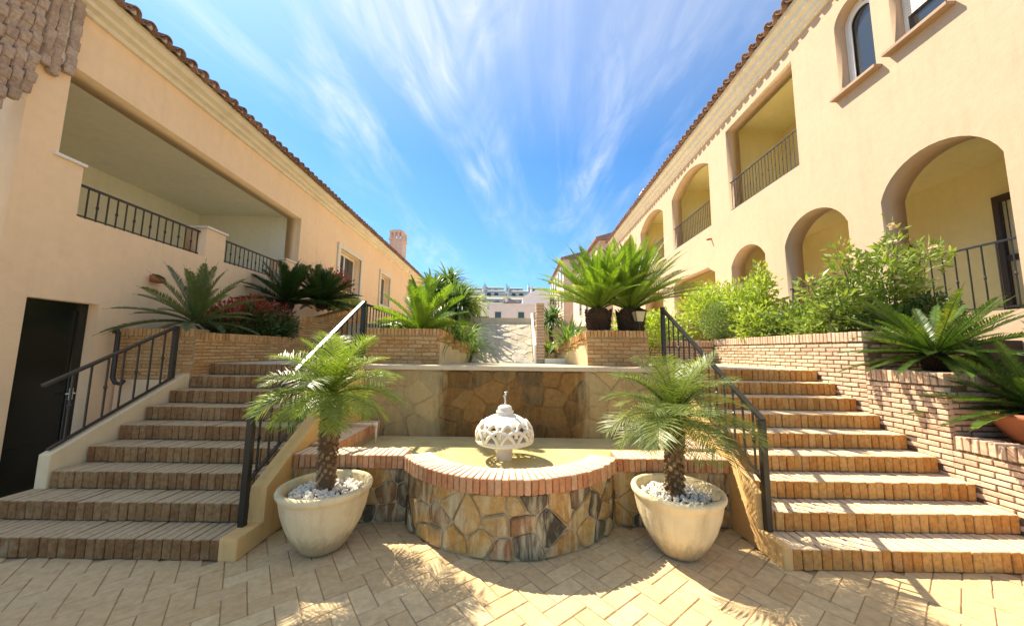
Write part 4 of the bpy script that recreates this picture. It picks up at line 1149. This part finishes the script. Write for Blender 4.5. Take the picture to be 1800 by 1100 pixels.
# windows with projecting white surrounds
for a, b, z0, z1 in ((6.72, 8.35, 3.52, 4.86), (10.45, 11.65, 3.55, 4.88)):
    s = wall_mesh('window_surround', rect(a-.14, b+.14, z0-.14, z1+.14), [rect(a+.002, b-.002, z0+.002, z1-.002)], .06, FLB @ Matrix.Translation((0, .058, 0)), 'trim', lb)
    w = win_part(lb, FLB, a+.003, b-.003, z0+.003, z1-.003, .2, .08)
    mk('curtain', MB().box(a+.1, a+(b-a)*.32, -.31, -.29, z0+.08, z1-.08).box(b-(b-a)*.38, b-.1, -.31, -.29, z0+.08, z1-.08), MT['curtain'], w, xf=FLB)
    mk('sill', MB().box(a-.16, b+.16, -.02, .12, z0-.19, z0-.142), MT['trim'], lb, xf=FLB)
# door
dr = wall_mesh('door', rect(-.268, .418, .002, 2.183), [rect(-.19, .33, .5, 2.09)], .05, FLB @ Matrix.Translation((0, -.13, 0)), 'door', lb)
mk('pane', MB().box(-.19, .33, -.16, -.15, .5, 2.09), MT['door'], dr, xf=FLB)
mk('handle', MB().tube([(.36, -.13, 1.06), (.36, -.08, 1.06), (.27, -.08, 1.06)], .009, 8).box(.34, .38, -.132, -.124, .98, 1.12), MT['white'], dr, xf=FLB)
# chimney
ch = MB().box(0, .75, -.75, -.05, 5.9, 7.55)
FCH = FLB @ Matrix.Translation((14.2, -.2, 0))
mk('chimney', ch, MT['pinkwall'], lb, xf=FCH)
cc = MB().box(-.05, .8, -.8, 0, 7.55, 7.63).box(-.02, .77, -.77, -.03, 7.98, 8.08)
for i in range(4):
    for j in range(4):
        if i in (0, 3) or j in (0, 3):
            cc.box(-.01+i*.2267, -.01+i*.2267+.1, -.76+j*.21, -.76+j*.21+.1, 7.63, 7.98)
for k in range(5): cc.box(.05+k*.14, .13+k*.14, -.65, -.15, 8.08, 8.15)
mk('chimney_cap', cc, MT['pinkwall'], lb, xf=FCH)
# steep tile-clad canopy above the corner
cn = thing('tile_canopy', 'brown tiled canopy hanging over the near corner of the left building', 'canopy', (-5.3, 3.6, 5.0))
tms = brick_mesh('roof_tile', .085, .07, .13, MT['tile_pale'], .008, .012, 5)
items = []
for i, (u, zb, w_) in enumerate(((-.485, 4.86, 1.), (-.40, 4.80, 1.), (-.27, 4.92, 1.15))):
    for k in range(12):
        items.append((random.choice(tms), FLB @ Matrix.Translation((u+random.uniform(-.004, .004), .05+.012*(k % 2), zb+k*.105)) @ Matrix.Rotation(random.uniform(-.08, .08)-.12, 4, 'X') @ Matrix.Diagonal((w_, 1, 1, 1))))
for i in range(10):
    for k in range(16):
        items.append((random.choice(tms), FLB @ Matrix.Translation((-.62-.092*i, .09+.03*((i+k) % 2), 4.42-.16*i+k*.11)) @ Matrix.Rotation(random.uniform(-.1, .1)-.15, 4, 'X')))
pieces('roof_tile', items, MT['tile'], cn)
mk('board', MB().box(-.50, -.22, .003, .05, 4.93, 5.73), MT['trim'], cn, xf=FLB)
mk('board', MB().box(-1.6, -.58, .0, .06, 4.3, 6.2), MT['trim'], cn, xf=FLB)
# wall lamp
wl = thing('wall_lamp', 'oval terracotta wall lamp beneath the loggia on the left building', 'wall lamp', tuple(FLB @ Vector((1.06, .02, 2.66))))
mk('shade', MB().lathe([(0, -.07), (.05, -.065), (.085, -.03), (.09, .0), (.08, .04), (.06, .05)], 0, 0, 20), MT['terracotta'], wl, True, xf=FLB @ Matrix.Translation((1.06, .07, 2.66)) @ Matrix.Rotation(-.7, 4, 'X') @ Matrix.Diagonal((1.1, .9, .8, 1)))
mk('backplate', MB().box(1.0, 1.12, .0, .03, 2.61, 2.71), MT['terracotta'], wl, xf=FLB)
dp_ = single('drain_pipe', MB().tube([(-5.40, 4.62, 1.84), (-5.33, 4.58, 1.88), (-5.29, 4.57, 1.82), (-5.29, 4.57, 1.24), (-5.26, 4.58, 1.17), (-5.20, 4.60, 1.15), (-5.17, 4.60, 1.20)], .026, 8), MT['rail_dark'],
             'short dark pipe with curled ends on the wall right of the black door', 'pipe', (-5.40, 4.6, 1.5), True)

# -------- RIGHT BUILDING (u along the wall from y=6 away from the camera)
aR = .03
FRB = frame((6.6, 6, 0), (sin(aR), cos(aR), 0), (-cos(aR), sin(aR), 0))
rbld = thing('apartment_building', 'sunlit peach building on the right with arched terraces, balconies and two upper windows', 'building', (6.6, 6, 0))
UR0, UR1 = -6.0, 19.0
holes = [segp(-1.58, .03, 2.26, 4.38, 4.97), segp(.68, 2.36, 2.26, 4.28, 4.85), segp(3.06, 4.58, 2.26, 4.30, 4.76),
         [(5.5, 2.26), (8.75, 2.26), (8.75, 4.35), (8.55, 4.62), (5.9, 4.62), (5.75, 4.5), (5.5, 4.38)], segp(9.9, 12.3, 2.26, 4.15, 4.6), segp(13.2, 15.6, 2.26, 4.15, 4.6),
         rect(1.72, 4.48, 6.05, 8.72), segp(5.56, 8.62, 6.02, 8.25, 8.78), segp(9.6, 12.75, 6.02, 8.2, 8.75), segp(13.9, 16.6, 6.02, 8.2, 8.7),
         archp(-.15, .58, 6.88, 8.34, 8.70), rect(-1.23, -.46, 6.94, 8.35)]
wall_mesh('wall', [(UR0, -.01), (UR1, -.01), (UR1, 9.25), (UR0, 9.25)], holes, .42, FRB, 'peach_r', rbld)
sweep([(-.02, 9.10), (.06, 9.10), (.07, 9.18), (.12, 9.20), (.13, 9.30), (.22, 9.36), (.24, 9.48), (.33, 9.54), (.34, 9.66), (-.02, 9.66)], FRB, UR0, UR1, 'cornice', 'trim', rbld)
eave(rbld, FRB, UR0, UR1, .46, 9.70, .30, radians(18), 150, False, 1, L=.7)
mk('end_wall', MB().box(UR1-.3, UR1, -8, -.422, 0, 9.6).box(UR0, UR0+.3, -8, -.422, 0, 9.6).box(UR0, UR1, -8.2, -8, 0, 9.6), MT['peach_r'], rbld, xf=FRB)
ri = MB()
ri.box(UR0+.3, UR1-.3, -2.2, -2.1, 1.9, 9.2)
ri.box(UR0+.3, UR1-.3, -2.1, -.422, 5.15, 5.95)     # slab between the floors
ri.box(UR0+.3, UR1-.3, -2.1, -.422, 8.95, 9.05)
for u in (-1.75, .2, 4.9, 9.1, 13.2): ri.box(u, u+.12, -2.1, -.422, 5.95, 8.95)
for u in (4.95, 9.2): ri.box(u, u+.12, -2.1, -.422, 2.2, 5.15)
mk('terrace_interior', ri, MT['inside_r'], rbld, xf=FRB)
mk('terrace_floor', MB().box(UR0+.3, UR1-.3, -2.1, -.422, 2.05, 2.262), MT['slab'], rbld, xf=FRB)
iron_rail(rbld, FRB, -1.58, .03, 2.262, .94, -.06, .155, 'black')
iron_rail(rbld, FRB, .68, 2.36, 2.262, .94, -.06, .15, 'black')
iron_rail(rbld, FRB, 3.06, 4.58, 2.262, .94, -.06, .15, 'black')
iron_rail(rbld, FRB, 1.72, 4.48, 6.052, .94, -.06, .125)
iron_rail(rbld, FRB, 5.56, 8.62, 6.022, .94, -.06, .125)
iron_rail(rbld, FRB, 9.6, 12.75, 6.022, .94, -.06, .14)
iron_rail(rbld, FRB, 13.9, 16.6, 6.022, .94, -.06, .16)
# windows
w = win_part(rbld, FRB, -.148, .578, 6.882, 8.34, .22, .09, 'white', 0, (8.34, 8.698))
s = wall_mesh('window_surround', archp(-.05, .48, 6.98, 8.30, 8.56), [archp(.0, .43, 7.03, 8.28, 8.50)], .03, FRB @ Matrix.Translation((0, -.19, 0)), 'white', rbld)
mk('sill', MB().box(-.24, .68, -.05, .14, 6.82, 6.878), MT['sill'], rbld, xf=FRB, bevel=.006)
w = win_part(rbld, FRB, -1.228, -.462, 6.942, 8.348, .22, .05, 'white', 0)
for k in range(16): mk('shutter_slat', MB().box(-1.17, -.52, -.205, -.19, 7.48+k*.05, 7.515+k*.05), MT['white'], w, xf=FRB)
mk('sill', MB().box(-1.32, -.37, -.05, .14, 6.88, 6.938), MT['sill'], rbld, xf=FRB, bevel=.006)
# arched drip mould round the arched window
# terrace door with iron grille and small window
FDR = FRB @ Matrix.Translation((.16, 0, 0))
dd = wall_mesh('door', rect(-1.05, -.03, 2.27, 4.50), [rect(-.50, -.13, 2.5, 3.3), rect(-.50, -.13, 3.4, 4.38), rect(-.97, -.60, 2.5, 3.3), rect(-.97, -.60, 3.4, 4.38)], .07, FDR @ Matrix.Translation((0, -2.03, 0)), 'wood', rbld)
mk('pane', MB().box(-1.0, -.08, -2.09, -2.08, 2.4, 4.42), MT['lampglass'], dd, xf=FDR)
gr = MB()
for k in range(9):
    if k != 4: gr.tube([(-.96+k*.105, -2.02, 2.5), (-.96+k*.105, -2.02, 4.38)], .008, 5)
mk('grille', gr, MT['black'], dd, xf=FDR)
win_part(rbld, FRB, 1.5, 2.15, 2.75, 4.05, 2.05, .07, 'wood', 1)
win_part(rbld, FRB, 6.2, 7.2, 2.5, 4.2, 2.05, .07, 'wood', 1)
win_part(rbld, FRB, 2.4, 3.6, 6.1, 8.2, 2.05, .07, 'white', 1)
win_part(rbld, FRB, 6.4, 7.6, 6.1, 8.2, 2.05, .07, 'white', 1)
mk('rain_spout', MB().tube([(5.62, 0, 5.55), (5.62, .16, 5.52)], .035, 8), MT['terracotta'], rbld, xf=FRB)
mk('chimney', MB().box(16.0, 16.9, -2.2, -1.4, 9.9, 11.9).box(15.95, 16.95, -2.25, -1.35, 11.9, 12.0).box(16.1, 16.8, -2.1, -1.5, 12.0, 12.35).box(15.98, 16.92, -2.2, -1.4, 12.35, 12.45), MT['pinkwall'], rbld, xf=FRB)

# -------- further buildings on the right
def far_block(label, x0, y0, w, d, z, mat, roofm, rz=0, wins=(), over=.35, gable=1.6):
    t = thing('far_building', label, 'building', (x0, y0, 0))
    F = Matrix.Translation((x0, y0, 0)) @ Matrix.Rotation(rz, 4, 'Z')
    mk('wall', MB().box(0, w, 0, d, 0, z), MT[mat], t, xf=F)
    r = MB().prism([(-over, z+.002), (w+over, z+.002), (w+over, z+.15), (w/2, z+gable), (-over, z+.15)], 'y', -over, d+over)
    mk('roof', r, MT[roofm], t, xf=F)
    for (side, a, b, c, e) in wins:
        if side == 'x': f = mk('window', MB().box(-.06, .02, a, b, c, e), MT['trim'], t, xf=F); mk('pane', MB().box(-.075, -.062, a+.1, b-.1, c+.1, e-.1), MT['glass'], f, xf=F)
        else: f = mk('window', MB().box(a, b, -.06, .02, c, e), MT['trim'], t, xf=F); mk('pane', MB().box(a+.1, b-.1, -.075, -.062, c+.1, e-.1), MT['glass'], f, xf=F)
    return t
far_block('pink stucco block with a brown roof continuing beyond the sunlit right building', 6.5, 26, 9, 12, 10.2, 'pinkwall', 'farroof', 0,
          [('x', 1, 2.2, 5, 7.5), ('x', 4, 5.2, 5, 7.5), ('x', 7, 8.2, 5, 7.5), ('x', 1, 2.2, 8.2, 9.4), ('y', 1.0, 2.2, 7.6, 9.3), ('x', 4, 5.2, 1.5, 4), ('x', 7, 8.2, 1.5, 4)])
far_block('farther pink block showing left of the two tall cycads', 6.0, 42, 10, 16, 13.0, 'pinkwall', 'farroof', 0,
          [('x', 1+3*i, 2.4+3*i, z, z+2.2) for i in range(5) for z in (3.5, 7.0, 10.2)]+[('y', 1, 2.4, 10.2, 12.2)])
far_block('low white house with a flat parapet seen over the top of the stone ramp', -3.0, 40, 7.0, 8, 6.9, 'farwhite', 'farwhite', 0,
          [('y', 3.3, 4.2, 5.1, 6.2), ('y', 5.2, 6.3, 5.1, 6.2), ('y', .6, 1.5, 5.1, 6.2)], .05, .2)
far_block('white house with sloping roof line behind the low white house', 1.2, 52, 5.2, 10, 9.6, 'farwhite', 'farwhite', 0,
          [('y', .6, 2.1, 7.2, 8.2), ('y', 2.9, 3.4, 7.0, 8.4), ('y', 4.0, 4.9, 8.5, 9.8)], .05, 1.6)
far_block('small house with dark red roof between the white houses', -3.2, 60, 5.5, 8, 9.2, 'farwhite', 'farroof', 0, [('y', 1, 2, 7, 8.4), ('y', 3.4, 4.4, 7, 8.4)], .3, 1.2)
# hillside with terraces of houses
hb = MB()
hb.prism([(75, -.02), (75, 9), (120, 22.2), (150, 23), (170, -.02)], 'x', -70, 60)
struct('hillside', hb, MT['hill'])
hs = [(-14, 84, 6, 12.3), (-6.5, 84, 5.5, 12.6), (.5, 85, 5.5, 12.4), (-16, 95, 6, 16.0), (-9, 96, 6, 16.3), (-2, 96, 6, 16.2), (5.5, 96, 6, 16.2), (-18, 110, 7, 20.3), (-10, 110, 7, 20.6), (-2, 110, 6.5, 20.5), (5.5, 110, 7, 20.4), (-19, 124, 7, 23.6), (-11, 124, 7, 23.8), (-3, 124, 6, 23.6), (5, 124, 7, 23.8)]
names = ['lowest', 'second', 'third', 'highest']
for i, (x, y, w_, z) in enumerate(hs):
    row = {84: 0, 85: 0, 95: 1, 96: 1, 110: 2, 124: 3}[y]
    peers = sorted(q[0] for q in hs if abs(q[1]-y) < 2); o_ = ['leftmost', 'second from left', 'third from left', 'rightmost'] if len(peers) == 4 else ['left', 'middle', 'right']
    z += {0: .8, 1: 1.2, 2: 1.6, 3: 2.0}[row]
    t = thing('hillside_house', f'pale grey-roofed house, {o_[peers.index(x)]} in the {names[row]} row on the distant hillside', 'house', (x, y, z-6), 'houses on the distant hillside')
    mk('wall', MB().box(x, x+w_, y, y+6, z-6, z-1.6), MT['farwhite'], t)
    mk('roof', MB().prism([(y-.4, z-1.6), (y+6, z-.2), (y+6, z-1.6)], 'x', x+.3, x+w_-.3), MT['fargrey'], t)
    mk('party_wall', MB().box(x-.25, x+.2, y-.5, y+6, z-6, z+.15), MT['farwhite'], t)
    for k in range(2): mk('window', MB().box(x+1+k*2.4, x+2.2+k*2.4, y-.08, y+.02, z-3.6, z-2.1), MT['glass'], t)
